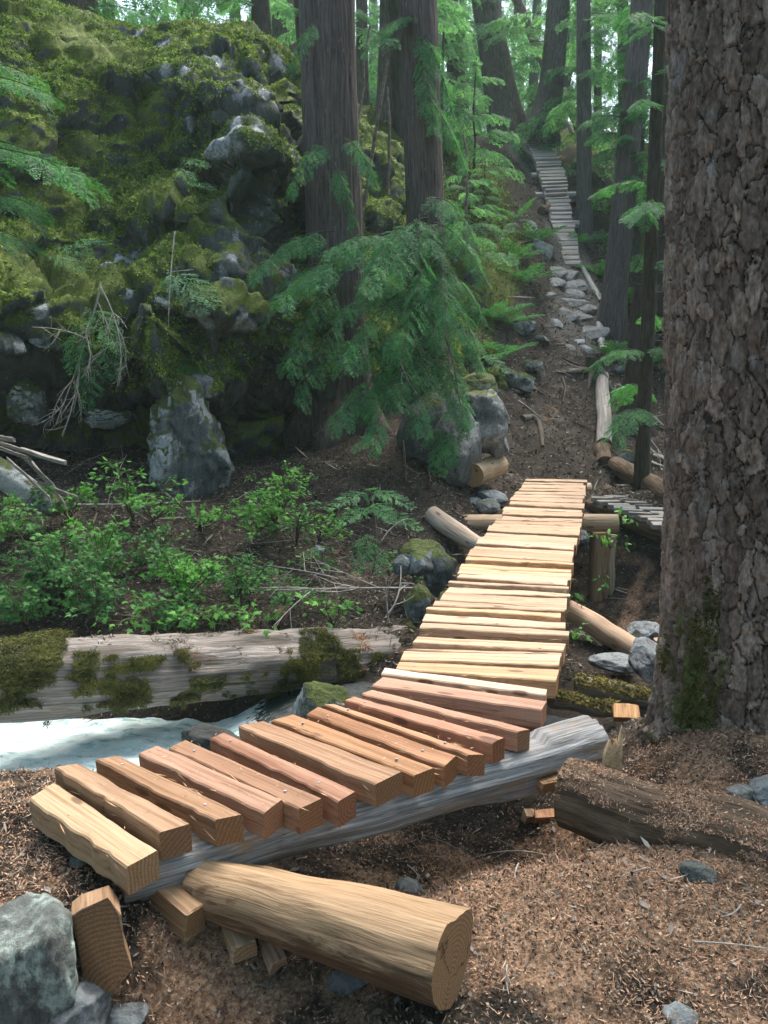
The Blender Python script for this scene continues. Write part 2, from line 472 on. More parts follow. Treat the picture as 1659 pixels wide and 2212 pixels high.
M['litter'] = m_chips("litter", [(.02, .015, .011), (.05, .036, .026), (.10, .07, .05), (.18, .15, .12), (.03, .024, .02), (.30, .27, .235), (.07, .055, .042)])
M['rootbark'] = m_plain('root_bark', (.045, .036, .028), (.15, .125, .10), 16)
M['stick'] = m_chips('dead_sticks', [(.05, .04, .032), (.12, .10, .08), (.22, .19, .165), (.34, .32, .29), (.08, .06, .05)])
M['palelitter'] = m_chips('pale_litter', [(.03, .025, .02), (.09, .075, .06), (.16, .135, .11), (.05, .04, .032), (.30, .27, .24), (.12, .09, .065)])
M['ochremoss'] = m_leaf('ochre_moss', [(.06, .052, .016), (.115, .10, .028), (.17, .145, .045)], .2, .8)
M['twig'] = m_plain("twig_bark", (.09, .07, .055), (.27, .235, .2), 20)
M['paletwig'] = m_plain("bleached_twig", (.22, .2, .18), (.46, .44, .41), 20)
M['stem'] = m_plain("green_stem", (.05, .06, .03), (.12, .11, .06), 20)
M['water'] = m_water()
M['nail'] = m_plain("nail_head", (.25, .27, .3), (.4, .42, .45), 40, .4)

# ------------------------------------------------------------------ ground
BY = np.array([-5, 0, 2.2, 3.0, 3.5, 4.0, 5.0, 5.6, 6.3, 7.5, 9, 10.8, 12, 14, 16, 17.8, 20.5, 23, 25, 27, 32, 60, 400.])
BZ = np.array([-.3, -.32, -.32, -.33, -.40, -.75, -1.25, -1.15, -.6, -.25, .1, .0, .55, 1.35, 2.2, 3.15, 4.7, 6.4, 7.55, 7.9, 7.6, 6.5, 6.])
CT = [  # x, y, z, reach
    (-1.9, 3.0, -.16, .9), (-1.3, 3.0, -.18, .6), (-1.5, 3.4, -.22, .5), (-1.1, 2.4, -.24, .6), (-.95, 2.55, -.13, .28), (-.62, 2.08, -.66, .26), (-.2, 1.9, -.42, .3), (-1.0, 2.2, -.22, .3),
    (1.3, 3.5, -.12, .6), (1.9, 3.2, -.05, .7), (2.6, 3.6, 0., 1.), (1.8, 4.2, -.2, .6), (1.1, 3.0, -.27, .5), (1.4, 2.4, -.25, .7), (.5, 2.6, -.32, .6),
    (.45, 3.35, -.75, .4), (-.3, 3.2, -.62, .4), (.85, 3.6, -.72, .35), (.1, 3.3, -.7, .35), (.45, 2.85, -.31, .3),
    (.9, 5.7, -.72, .5), (1.6, 5.6, -.70, .5), (2.4, 5.6, -.66, .6), (1.9, 6.4, -.76, .6), (1.9, 7.6, -1.15, .7), (2.1, 8.3, -1.2, .5), (2.5, 7.6, -1.1, .5), (2.85, 8.4, -.62, .4), (3.1, 7.4, -.8, .8), (2.0, 9.2, -.5, .6), (2.3, 8.8, -1.0, .4),
    (.9, 7.4, -.62, .7), (1.1, 8.6, -.35, .6), (1.5, 9.6, -.25, .6),
    (2.3, 11.0, -.1, .7), (2.7, 12.5, .56, .8), (3.1, 14, 1.38, .9), (3.7, 16, 2.2, .9), (4.05, 17.8, 3.2, .9),
    (1.2, 13, 2.0, 1.0), (2.15, 15, 2.65, .9), (2.6, 16.6, 3.3, .8), (1.5, 17, 4.7, 1.3), (2.9, 19, 4.6, .9), (3., 21, 5.7, 1.), (.6, 12, 1.6, .9), (1.6, 11.8, .9, .6),
    (3.7, 14, 1.25, .8), (4.6, 15, 1.4, 1.2), (6, 17, 2., 1.6), (3.7, 12.0, .3, .8), (4.5, 11, -.2, 1.2), (3.4, 10.3, -.1, .7), (5.4, 20, 3.6, 1.2), (7, 22, 4.4, 2.), (9, 18, 1.8, 2.4), (8, 12, -.5, 2.4),
    (-2, 8.2, .12, .9), (-4, 8.5, .3, 1.2), (-.5, 8.6, .1, .8), (-.6, 10.4, .6, .9), (.5, 10, .5, .8), (.7, 8.9, -.05, .5), (-3, 6.4, -.42, .9), (-1, 6.4, -.5, .8), (.1, 6.6, -.55, .5),
    (-5, 4.6, -1.2, 1.6), (-3, 4.8, -1.5, .8), (-1.8, 4.6, -1.5, .6), (-.6, 4.9, -1.2, .4), (2.5, 4.9, -1.0, .5), (4, 5, -1.0, 1.2),
    (-.2, 16, 5.2, 1.4), (0, 19, 6.8, 1.8), (-4, 15, 4.2, 2.5), (-8, 16, 5, 3.), (-3, 20, 6.4, 2.5),
]
CT = np.array(CT)
_A = np.exp(-((CT[:, None, 0] - CT[None, :, 0]) ** 2 + (CT[:, None, 1] - CT[None, :, 1]) ** 2) / (2 * CT[None, :, 3] ** 2))
_res = CT[:, 2] - np.interp(CT[:, 1], BY, BZ)
_Wt = np.linalg.solve(_A.T @ _A + .06 * np.eye(len(CT)), _A.T @ _res)
def gz0(x, y):
    x = np.asarray(x, float); y = np.asarray(y, float)
    z = np.interp(y, BY, BZ)
    for c, a in zip(CT, _Wt):
        z = z + a * np.exp(-((x - c[0]) ** 2 + (y - c[1]) ** 2) / (2 * c[3] ** 2))
    for (a, b, r_, d_) in [(-.82, 2.03, .20, .17), (.35, 3.35, .36, .06), (.8, 3.45, .25, .08)]:
        z = z - d_ * np.exp(-((x - a) ** 2 + (y - b) ** 2) / (2 * r_ * r_))
    return z
TRAIL = np.array([(1.95, 10.4), (2.25, 11.2), (2.65, 12.5), (3.05, 14), (3.6, 16), (4.0, 17.8), (4.1, 20.5), (4.2, 23), (3.8, 25.2), (2.6, 26.2)])
def trail_d(x, y):
    d = np.full(np.shape(x), 99.)
    for a, b in zip(TRAIL[:-1], TRAIL[1:]):
        ab = b - a; L2 = ab @ ab
        t = np.clip(((x - a[0]) * ab[0] + (y - a[1]) * ab[1]) / L2, 0, 1)
        d = np.minimum(d, np.hypot(x - a[0] - t * ab[0], y - a[1] - t * ab[1]))
    return d
def gz(x, y):
    x = np.asarray(x, float); y = np.asarray(y, float)
    P = np.stack([x, y, x * 0], -1)
    amp = np.interp(y, [0, 3, 6, 9, 14, 30], [.05, .06, .14, .16, .3, .7]) * np.clip(trail_d(x, y) / 1.4, .12, 1)
    return gz0(x, y) + amp * fbm(P * .9, 4, 3) + .028 * fbm(P * 5, 3, 8) * (y < 14) + np.where(y < 4.4, .022 * fbm(P * 15, 3, 9), .012 * fbm(P * 11, 2, 9))
def gp(x, y, dz=0.):
    return np.array([x, y, float(gz(np.array([x]), np.array([y]))[0]) + dz])
def graded(stops):
    out = []
    for (a, b, n) in stops: out.append(np.linspace(a, b, n, endpoint=False))
    return np.concatenate(out + [[stops[-1][1]]])
def WG(px, py, dz=0.):
    """where the sight line through (px, py) meets the ground raised by dz"""
    r = ray(px, py)
    t = np.linspace(1.2, 60, 6000)
    P = np.array([0, 0, EYE]) + t[:, None] * r
    k = np.argmax(P[:, 2] < gz(P[:, 0], P[:, 1]) + dz)
    return P[k]
gx = graded([(-95, -30, 8), (-30, -6, 24), (-6, -2.2, 60), (-2.2, 2.6, 210), (2.6, 6, 70), (6, 30, 26), (30, 95, 8)])
gy = graded([(-40, -4, 8), (-4, 1.4, 14), (1.4, 4.2, 140), (4.2, 12, 130), (12, 28, 110), (28, 60, 20), (60, 130, 8)])
GX, GY = np.meshgrid(gx, gy)
xf, yf = GX.ravel(), GY.ravel()
zf = gz(xf, yf)
nx_, ny_ = len(gx), len(gy)
ii = (np.arange(ny_ - 1)[:, None] * nx_ + np.arange(nx_ - 1)[None]).ravel()
saw = sst(yf, 4.3, 3.4) * (.35 + .75 * np.exp(-((xf - .7) ** 2 / .7 + (yf - 2.9) ** 2 / .4)) + .3 * np.exp(-((xf + .9) ** 2 / .3 + (yf - 2.2) ** 2 / .3))) + .55 * np.exp(-((xf - 2.6) ** 2 / .3 + (yf - 8.0) ** 2 / .8))
tdf = trail_d(xf, yf)
dust = sst(tdf, .75, .2) * sst(yf, 10.5, 12) * (.35 + .65 * sst(yf, 14, 15.5)) + .5 * sst(tdf, 1.2, .5) * sst(yf, 23, 24.5)
mossy = sst(yf, 11.5, 14) * sst(tdf, .7, 1.6) * .55 + .3 * sst(yf, 6, 7) * sst(xf, .5, -.5) * sst(yf, 10, 8) * .6
mossy = mossy + .5 * np.exp(-((xf - 2.1) ** 2 / .3 + (yf - 15) ** 2 / 1.5)) + .5 * np.exp(-((xf - 2.6) ** 2 / .3 + (yf - 17.2) ** 2 / 1.5))
mossy = mossy * np.where((xf > 2.6) & (yf < 17), .5, 1)
ground = mk("ground", np.stack([xf, yf, zf], 1), np.stack([ii, ii + 1, ii + nx_ + 1, ii + nx_], 1), M['soil'], attrs={'saw': saw, 'mossy': mossy, 'dust': dust})
tag(ground, kind='structure')

# ------------------------------------------------------------------ stream
sx = graded([(-9, -3, 30), (-3, 1, 150), (1, 5, 60), (5, 9, 8)])
sy = graded([(3.95, 6.6, 90)])
SX, SY = np.meshgrid(sx, sy); xs, ys = SX.ravel(), SY.ravel()
step = sst(xs, -1.3, -.5)
zs = -1.06 + .20 * step + .03 * sst(xs, .4, 3)
foam = np.clip(1.1 - .75 * sst(xs, -1.25, -.8) - .5 * sst(xs, -.85, -.5), 0, 1) + .35 * np.exp(-((xs + .62) ** 2 / .04 + (ys - 5.1) ** 2 / .05))
foam = foam - .85 * np.exp(-((xs + .72) ** 2 / .05 + (ys - 4.75) ** 2 / .10)) + .22 * (xs > .6) * (noise(np.stack([xs * 1.2, ys * 9, xs * 0], 1)) > .35)
turb = np.clip(foam, .12, 1)
zs = zs + turb * (.035 * fbm(np.stack([xs * 2.2, ys * 4.5, xs * 0], 1), 5, 21, .65) + .03 * fbm(np.stack([xs * 7, ys * 12, xs * 0], 1), 3, 5))
nsx = len(sx); ii = (np.arange(len(sy) - 1)[:, None] * nsx + np.arange(nsx - 1)[None]).ravel()
stream = mk("stream_water", np.stack([xs, ys, zs], 1), np.stack([ii, ii + 1, ii + nsx + 1, ii + nsx], 1), M['water'], attrs={'foam': foam})
tag(stream, kind='structure')

# ------------------------------------------------------------------ mossy cliff
PR = np.array([(9.7, -.6), (9.7, .3), (9.6, .85), (9.0, 1.15), (8.75, 1.6), (8.8, 2.25), (9.25, 2.65), (9.95, 3.05), (10.15, 3.6), (10.35, 4.25), (10.75, 4.85), (11.3, 5.35), (12.0, 5.95), (13.2, 6.3), (15.5, 6.35), (20, 6.4)])
pl = np.concatenate([[0], np.cumsum(np.hypot(*np.diff(PR, axis=0).T))])
cx = graded([(-11, -5.5, 40), (-5.5, 1.4, 270), (1.4, 2.0, 8)])
cs = np.concatenate([np.linspace(0, pl[13], 250), np.linspace(pl[13], pl[-1], 30)[1:]])
CX, CS = np.meshgrid(cx, cs)
xc = CX.ravel(); sc_ = CS.ravel()
yc = np.interp(sc_, pl, PR[:, 0]); zc = np.interp(sc_, pl, PR[:, 1])
hf = np.interp(xc, [-11, -6, -4, -2.6, -1.6, -1.2, 0, .6, 1.3, 2.], [1.15, 1.05, .98, 1.0, .93, .87, .84, .74, .6, .5])
zc = zc * np.where(zc > 0, hf, 1)
yc = yc + np.interp(xc, [-11, -5, -3.5, -1.6, -1.0, -.5, .3, 1.1, 2], [-.4, -.3, 0, .0, .75, 1.6, 2.3, 3.2, 4.6])
yc = yc + .35 * np.sin(xc * 1.9 + 1) * sst(zc, .9, 2.5)
for (ax, az, rx, rz, dp) in [(-1.3, .95, .45, .6, 1.1), (-3.15, .95, .75, .42, 1.0), (-2.35, 1.75, .5, .2, .45), (-1.25, 3.0, .3, .55, .55), (-1.65, 4.25, .5, .2, .5), (-4.2, 1.2, .4, .5, .5), (-2.1, 3.55, .5, .2, .3), (-3.4, 2.6, .7, .18, .3), (-1.9, 2.25, .4, .16, .35)]:
    yc = yc + dp * np.exp(-((xc - ax) / rx) ** 2 - ((zc - az) / rz) ** 2)
for (ax, az, rx, rz, dp) in [(-2.75, 1.6, .6, .4, .3), (-1.75, 1.65, .45, .4, .25), (-4.1, 1.9, .5, .6, .35), (-2.9, 3.2, .7, .3, .3), (-1.8, 3.5, .4, .35, .3), (-2.3, 4.7, .6, .4, .3)]:
    yc = yc - dp * np.exp(-((xc - ax) / rx) ** 2 - ((zc - az) / rz) ** 2)
Pc = np.stack([xc, yc, zc], 1)
warp = .35 * np.stack([fbm(Pc * 1.3 + k * 31, 3, 40 + k) for k in range(3)], 1)
F1, F2, cid, cpp = worley((Pc + warp) * np.array([1.25, 1.25, 1.7]), 3)
G1, G2, cid2, cpp2 = worley((Pc + warp * .6) * np.array([3.6, 3.6, 4.6]), 8)
dn = (.26 * (cid - .5) + .10 * sst(F2 - F1, 0, .28) - .08 + .07 * (cid2 - .5) + .025 * sst(G2 - G1, 0, .25))
tl_ = np.stack([np.sin(cid * 91.7 + k * 2.1) for k in range(3)], 1)
tl2 = np.stack([np.sin(cid2 * 71.3 + k * 1.7) for k in range(3)], 1)
rocky = .25 + .75 * np.clip(np.exp(-((xc + 1.7) / .75) ** 2 - ((zc - 4.2) / 1.5) ** 2) + np.exp(-((xc + 2.2) / .8) ** 2 - ((zc - 1.7) / .5) ** 2) + np.exp(-((zc - .8) / .5) ** 2), 0, 1)
dn = dn + rocky * (.62 * (((Pc + warp) - cpp / np.array([1.25, 1.25, 1.7])) * tl_).sum(1) + .20 * (((Pc + warp * .6) - cpp2 / np.array([3.6, 3.6, 4.6])) * tl2).sum(1))
fade = sst(sc_, pl[-1], pl[13]) * sst(yc, 19, 14)
dn = dn * (.35 + .65 * sst(zc, 6.0, 4.5)) + .10 * fbm(Pc * 2.2, 4, 60) + .05 * (1 - 2 * np.abs(fbm(Pc * 7, 4, 61)))
dn = dn * np.clip(fade + .3, 0, 1)
grid = Pc.reshape(len(cs), len(cx), 3)
tu = np.gradient(grid, axis=1); tv = np.gradient(grid, axis=0)
Nc = nrm(np.cross(tu, tv)).reshape(-1, 3)
Pc = Pc + Nc * dn[:, None]
ncx = len(cx); ii = (np.arange(len(cs) - 1)[:, None] * ncx + np.arange(ncx - 1)[None]).ravel()
cliffF = np.stack([ii, ii + 1, ii + ncx + 1, ii + ncx], 1)
bare = np.zeros(len(Pc))
for (px, py, r1, r2) in [(290, 65, .20, .12), (350, 92, .16, .12), (392, 135, .10, .22), (400, 232, .10, .22), (455, 122, .18, .12), (505, 205, .25, .12), (575, 205, .13, .2), (560, 275, .12, .2), (510, 275, .14, .12), (238, 548, .12, .17), (288, 552, .11, .15), (284, 622, .08, .08), (345, 640, .14, .08), (505, 590, .12, .2), (630, 575, .3, .3), (85, 680, .06, .12), (60, 740, .2, .1), (430, 690, .25, .12), (520, 700, .2, .1), (380, 610, .1, .1), (600, 130, .2, .1), (345, 160, .2, .1)]:
    r_0 = ray(px, py); v_0 = Pc - np.array([0, 0, EYE]); t_0 = (v_0 @ r_0) / (r_0 @ r_0)
    d_0 = np.linalg.norm(v_0 - t_0[:, None] * r_0, axis=1)
    c_0 = Pc[np.argmin(np.where(d_0 < .05, t_0, 1e6 + d_0))]
    e_0 = Pc - c_0
    bare = np.maximum(bare, np.exp(-(e_0[:, 0] / r1) ** 2 - (e_0[:, 2] / r2) ** 2 - (e_0[:, 1] / .5) ** 2))
bare = np.maximum(bare, .62 * np.exp(-((Pc[:, 0] + 1.65) / .6) ** 2 - ((Pc[:, 2] - 4.2) / 1.1) ** 2))
bare = bare * (.62 + 1.7 * fbm(Pc * np.array([7, 7, 5]), 4, 88))
cliff = mk("cliff", Pc, cliffF, M['cliff'], smooth=False, attrs={'bare': np.clip(bare, 0, 1)})
tag(cliff, kind='structure')

def scatter(V, F, n, wfun=None):
    """random points on quads: position and normal"""
    a, b, c, d = (V[F[:, k]] for k in range(4))
    nn = np.cross(c - a, d - b) * .5
    ar = np.linalg.norm(nn, axis=1)
    ctr = (a + b + c + d) / 4
    nn = nn / np.maximum(ar, 1e-9)[:, None]
    wgt = ar * (wfun(ctr, nn) if wfun else 1)
    k = R.choice(len(F), n, p=wgt / wgt.sum())
    u, v = R.random(n)[:, None], R.random(n)[:, None]
    p = (a[k] * (1 - u) + b[k] * u) * (1 - v) + (d[k] * (1 - u) + c[k] * u) * v
    return p, nn[k]
def tuft(P, N, l, wd, lift=.5, droop=0.):
    n = len(P)
    D = R.normal(size=(n, 3)); D = D - N * (D * N).sum(1, keepdims=True) * .9
    D = nrm(D) + N * lift * R.random((n, 1)) + np.array([0, 0, -droop])
    return leafquads(P, D, nrm(N + .5 * R.normal(size=(n, 3))), l * (.5 + R.random(n)), wd * (.5 + R.random(n)))

def wm(c, n):
    v = c[:, 1] - EYE * 0
    m = sst(n[:, 2] + 1.5 * fbm(c * 1.3 + 5, 4, 77), .0, .5)
    m = m * (1 - .95 * sst(bareF, .25, .5))
    return m * (c[:, 1] < 14) * (c[:, 0] > -5.2) * (c[:, 2] > 1.2)
bareF = bare[cliffF].mean(1)
p_, n_ = scatter(Pc, cliffF, 210000, wm)
V, F = quadmesh(tuft(p_, n_, .042, .015, .8, .2))
tag(mk("moss", V, F, M['moss'], smooth=False), kind='stuff')

# ------------------------------------------------------------------ logs, planks
def log_mesh(p0, p1, r0, r1, n=28, m=22, bump=.02, bf=7, seed=0, sag=0., wob=.02, sq=None, ridge=None):
    P = line(p0, p1, m, wob, seed)
    P[:, 2] -= sag * np.sin(np.linspace(0, math.pi, m))
    return tube(P, np.linspace(r0, r1, m), n, bump, bf, seed, True, ridge, sq)
def put_log(name, mats, p0, p1, r0, r1, parent=None, color=(.4, .28, .17), label=None, cat=None, group=None, **k):
    V, F, G, mi = log_mesh(p0, p1, r0, r1, **k)
    o = mk(name, V, F, mats, parent, G, mi, color=color, loc=None if parent else np.array(p0))
    if label: tag(o, label, cat, group)
    return o

def plank(L, Rr, Lf, Rf, th, seed, name, parent, color, mats, wave=.010, zt=0., m=18):
    """split board: back edge L-R, front edge Lf-Rf (top face), thickness th"""
    L, Rr, Lf, Rf = (np.array(q, float) for q in (L, Rr, Lf, Rf))
    rs = np.random.default_rng(seed)
    t = np.linspace(0, 1, m)
    e = np.minimum(t, 1 - t)[:, None]
    q1 = np.stack([t * 3 + seed, t * 0, t * 0 + .5], 1)
    q1 = q1 * np.array([1.5, 1, 1]); wb = wave * fbm(q1, 3, 1); wf = wave * 1.3 * fbm(q1 + 31, 3, 2); wt = wave * .5 * fbm(q1 + 57, 2, 3); wt2 = wave * .6 * fbm(q1 + 91, 2, 4)
    if rs.random() < .4: wf = wf - wave * .6 * (np.abs(t - rs.random()) < .14)
    jag = .0028 * rs.normal(size=m)
    back = L * (1 - t)[:, None] + Rr * t[:, None]; front = Lf * (1 - t)[:, None] + Rf * t[:, None]
    ax = nrm(Rr - L); cr = nrm((Lf + Rf) / 2 - (L + Rr) / 2)
    back = back - cr * wb[:, None]; front = front + cr * (wf + jag)[:, None]
    up = np.array([0, 0, 1.])
    tl = rs.normal() * .006
    prof = []
    ch = .006
    for (A, dz, off) in ((back, -th, 0.0), (back, -ch, 0.), (back, 0, ch), (front, 0, -ch), (front, -ch, 0), (front, -th, -.004)):
        side = cr * off
        zz = dz + (wt if A is back else wt2) * (1 if dz > -th else .5) + (tl if A is back else -tl)
        prof.append(A + side + up * (zt + zz)[:, None])
    mid = (prof[2] + prof[3]) / 2 + up * (wave * .5 * fbm(q1 + 71, 2, 5))[:, None]
    prof.insert(3, mid)
    k = len(prof)
    V = np.stack(prof, 1)
    V[0] += ax * rs.normal(size=(1, 1)) * .012; V[-1] += ax * rs.normal(size=(1, 1)) * .012
    ln = np.linalg.norm(Rr - L); crp = nrm(cr - ax * (cr @ ax))
    G = np.zeros_like(V); G[..., 0] = (t * ln)[:, None]
    ctr = (L + Rr + Lf + Rf) / 4
    G[..., 1] = ((V - ctr) * crp).sum(-1) + seed % 7 * .3; G[..., 2] = V[..., 2] - ctr[2] + seed % 5 * .4
    V = V.reshape(-1, 3); G = G.reshape(-1, 3)
    F = []; mi = []
    for i in range(m - 1):
        for j in range(k):
            a, b = i * k + j, i * k + (j + 1) % k
            F.append((a, a + k, b + k, b)); mi.append(0)
    V = np.concatenate([V, V[:k], V[-k:]])
    G2 = np.concatenate([G[:k], G[-k:]])
    G = np.concatenate([G, G2])
    n0 = m * k
    F.append(tuple(range(n0, n0 + k))); F.append(tuple(range(n0 + 2 * k - 1, n0 + k - 1, -1))); mi += [1, 1]
    return mk(name, V, F, mats, parent, G, mi, smooth=False, color=color)

def Z25(c, z): return WZ(c[0] * .6636, c[1] * .6636, z)

BK = [((183, 2548), (510, 2765), (96, 2608), (409, 2825)), ((257, 2487), (629, 2688), (180, 2499), (525, 2716)), ((392, 2456), (793, 2644), (313, 2475), (701, 2671)),
 ((522, 2432), (926, 2607), (457, 2454), (863, 2647)), ((612, 2413), (1052, 2604), (554, 2430), (979, 2624)), ((725, 2381), (1154, 2571), (679, 2396), (1095, 2604)),
 ((859, 2352), (1304, 2518), (773, 2365), (1214, 2558)), ((969, 2326), (1413, 2495), (899, 2342), (1347, 2515)), ((1035, 2306), (1486, 2465), (995, 2316), (1446, 2488)),
 ((1101, 2285), (1569, 2442), (1058, 2296), (1512, 2455)), ((1148, 2266), (1635, 2402), (1113, 2273), (1592, 2415)), ((1207, 2240), (1718, 2369), (1168, 2259), (1675, 2385)),
 ((1254, 2203), (1768, 2279), (1217, 2236), (1751, 2312)), ((1262, 2180), (1794, 2249), (1250, 2197), (1791, 2268)), ((1288, 2152), (1813, 2177), (1276, 2176), (1803, 2216)),
 ((1313, 2123), (1822, 2137), (1300, 2145), (1817, 2163))]
BK2 = [(1336, 2097, 1828, 2112), (1358, 2062, 1836, 2085), (1372, 2028, 1839, 2055), (1387, 1995, 1839, 2021), (1406, 1979, 1841, 1998), (1419, 1959, 1843, 1984), (1438, 1936, 1845, 1954), (1461, 1903, 1847, 1925),
 (1471, 1888, 1849, 1908), (1488, 1872, 1851, 1890), (1503, 1853, 1855, 1872), (1513, 1829, 1858, 1847), (1522, 1809, 1862, 1829), (1534, 1786, 1867, 1806), (1549, 1772, 1869, 1789), (1565, 1752, 1873, 1768), (1583, 1733, 1877, 1750),
 (1592, 1716, 1882, 1729), (1607, 1705, 1884, 1716), (1614, 1696, 1886, 1705), (1622, 1687, 1889, 1694), (1631, 1673, 1891, 1682), (1638, 1658, 1896, 1668), (1650, 1643, 1898, 1653), (1658, 1632, 1900, 1641), (1667, 1621, 1902, 1628),
 (1677, 1610, 1903, 1615), (1687, 1599, 1904, 1602), (1694, 1588, 1905, 1591), (1700, 1578, 1905, 1581), (1706, 1568, 1905, 1572), (1711, 1559, 1904, 1563)]
NEARC = [(.38, .275, .175), (.315, .205, .13), (.31, .195, .12), (.32, .19, .13), (.305, .18, .115), (.30, .165, .112), (.32, .20, .125), (.36, .205, .11), (.36, .19, .105), (.37, .21, .125), (.36, .185, .12), (.41, .25, .18), (.37, .22, .16), (.62, .50, .39), (.44, .29, .17), (.47, .33, .215)]
bridge = thing("footbridge", (0.3, 4.2, -.1), "new footbridge of split cedar planks curving over the stream, pale far out and orange near", "footbridge")
DZ = 0.0
allp = []
for i, q in enumerate(BK):
    z = -.03 if i == 0 else DZ
    allp.append([Z25(c, z) for c in q] + [NEARC[i], .105 if i < 6 else .095])
prev_front = None
for i, (a, b, c, d) in enumerate(BK2):
    Lb, Rb = Z25((a, b), DZ), Z25((c, d), DZ)
    if i == 0: pl_, pr_ = Z25((1300, 2118), DZ), Z25((1822, 2133), DZ)
    else:
        pl_, pr_ = Z25(BK2[i - 1][:2], DZ), Z25(BK2[i - 1][2:], DZ)
    g = .036 + .026 * R.random()
    cr = nrm((pl_ + pr_) / 2 - (Lb + Rb) / 2)
    dL, dR = np.linalg.norm(pl_ - Lb), np.linalg.norm(pr_ - Rb)
    Lf, Rf = Lb + nrm(pl_ - Lb) * max(.045, dL - g), Rb + nrm(pr_ - Rb) * max(.045, dR - g * (1 + .6 * R.normal()))
    k = R.random()
    colr = tuple(np.array([.46, .345, .255]) * (.80 + .36 * R.random()) * np.array([1, 1 - .10 * k, 1 - .22 * k]))
    if i in (4, 11, 12): colr = (.56, .36, .21)
    allp.append([Lb, Rb, Lf, Rf, colr, .095])
for i, (Lb, Rb, Lf, Rf, c, th) in enumerate(allp):
    pk = plank(Lb, Rb, Lf, Rf, th, 13 * i + 5, "plank", bridge, c, [M['wood'], M['end']], wave=.0075 if i < 16 else .012, zt=(.009 * R.normal() if i > 13 else .006 * R.normal()))
    if i in (0, 5, 13): pk['label'] = {0: "pale rough first plank at the near end", 5: "reddish plank", 13: "plank with a white sapwood edge"}[i]
    if 1 < i < 16 and i != 13:
        for tt in (.13, .82):
            c0 = (Lb * (1 - tt) + Rb * tt) * .5 + (Lf * (1 - tt) + Rf * tt) * .5 + np.array([0, 0, -.004])
            V, F, G, mi = tube([c0, c0 + np.array([0, 0, .007])], .0055, 8)
            mk("nail", V, F, M['nail'], None, smooth=False).parent = pk
            nl = bpy.data.objects[-1] if False else None
for o in [o for o in COL.objects if o.name.split('.')[0] == 'nail']:
    o.location = tuple(-np.array(bridge['o_']))
# stringers under the planks
rp = [(p[1] + p[3]) / 2 for p in allp]; lp = [(p[0] + p[2]) / 2 for p in allp]
sA, sB = WZ(262, 1900, -.20), WZ(1275, 1608, -.20)
V, F, G, mi = log_mesh(sA, sB, .088, .130, n=72, m=90, bump=.018, bf=9, seed=3, wob=.02, ridge=lambda q, th: .009 * np.sign(fbm(q * np.array([1.1, 30, 30]), 2, 5)) * np.abs(fbm(q * np.array([1.1, 30, 30]), 2, 5)) ** .4 + .012 * fbm(q * np.array([3, 8, 8]), 3, 15))
V[:, 2] = np.where(G[:, 0] < .86 * G[:, 0].max(), np.minimum(V[:, 2], -.098), V[:, 2])
st = mk("stringer_log", V, F, [M['grey'], M['end']], bridge, G, mi, color=(.45, .4, .33)); st['label'] = "silver weathered stringer log"
def stringer(pts, r, seed):
    V, F, G, mi = tube(pts, r, 18, .012, 7, seed)
    return mk("stringer_log", V, F, [M['logwood'], M['end']], bridge, G, mi, color=(.34, .24, .15))
ins = lambda a, b, f, dz: a * (1 - f) + b * f + np.array([0, 0, dz])
stringer([ins(lp[i], rp[i], .2, -.20) for i in (0, 3, 6, 9, 12, 14)], .09, 8)
stringer([ins(lp[i], rp[i], .22, -.205) for i in (13, 20, 28, 36, 47)], .105, 9)
stringer([ins(lp[i], rp[i], .8, -.205) for i in (13, 20, 28, 36, 47)], .105, 10)
LW = [M['logwood'], M['logend']]
# crossbeams, post and braces of the bridge
b0, b1 = W(957, 1132, 8.85), W(1334, 1130, 8.75)
put_log("crossbeam", LW, b0, b1, .115, .10, bridge, (.40, .30, .20), seed=21, bump=.012)
put_log("crossbeam", LW, W(1033, 1062, 10.5), W(1275, 1062, 10.55), .105, .10, bridge, (.42, .33, .23), seed=22, bump=.01)
postL = W(1298, 1150, 8.65); postB = W(1300, 1360, 8.3)
pv = put_log("post", [M['logwood'], M['end']], postL, np.array([postL[0] + .02, postL[1], postB[2] - .1]), .10, .11, bridge, (.30, .20, .12), seed=23, sq=lambda th: 1 / np.maximum(np.abs(np.cos(th)), np.abs(np.sin(th))) ** .7)
put_log("post", [M['logwood'], M['end']], postL + np.array([.11, -.03, -.02]), np.array([postL[0] + .12, postL[1] - .03, postB[2] - .1]), .048, .055, bridge, (.52, .44, .34), seed=24)
put_log("brace_log", LW, W(930, 1112, 8.5), W(1062, 1196, 7.8), .10, .08, bridge, (.46, .39, .32), seed=25, bump=.014)
put_log("brace_log", LW, W(1215, 1312, 6.3), W(1378, 1404, 5.9), .085, .082, bridge, (.42, .30, .20), seed=26, bump=.014)

cs_ = []
for (Lb, Rb, Lf, Rf, c, th) in allp:
    u_, v_ = R.random((26, 1)), R.random((26, 1)) * .8 + .1
    cs_.append((Lb * (1 - u_) + Rb * u_) * (1 - v_) + (Lf * (1 - u_) + Rf * u_) * v_ + np.array([0, 0, .012]))
cs_ = np.concatenate(cs_)
dd_ = R.normal(size=cs_.shape); dd_[:, 2] *= .1
sp_, sd_, sl_ = [], [], []
for (Lb, Rb, Lf, Rf, c, th) in allp:
    for (a, b, sg) in ((Lf, Rf, 1), (Lb, Rb, -1)):
        for k in range(9):
            t_ = R.random(); ax = nrm(Rb - Lb); cr = nrm((Lf + Rf) - (Lb + Rb)) * sg
            sp_.append(a * (1 - t_) + b * t_ + np.array([0, 0, -.06 * R.random() ** 2]) - cr * .006); sd_.append(ax * R.choice([-1, 1]) + cr * (.12 + .2 * R.random()) + np.array([0, 0, .12 * R.normal()])); sl_.append(.03 + .09 * R.random() ** 2)
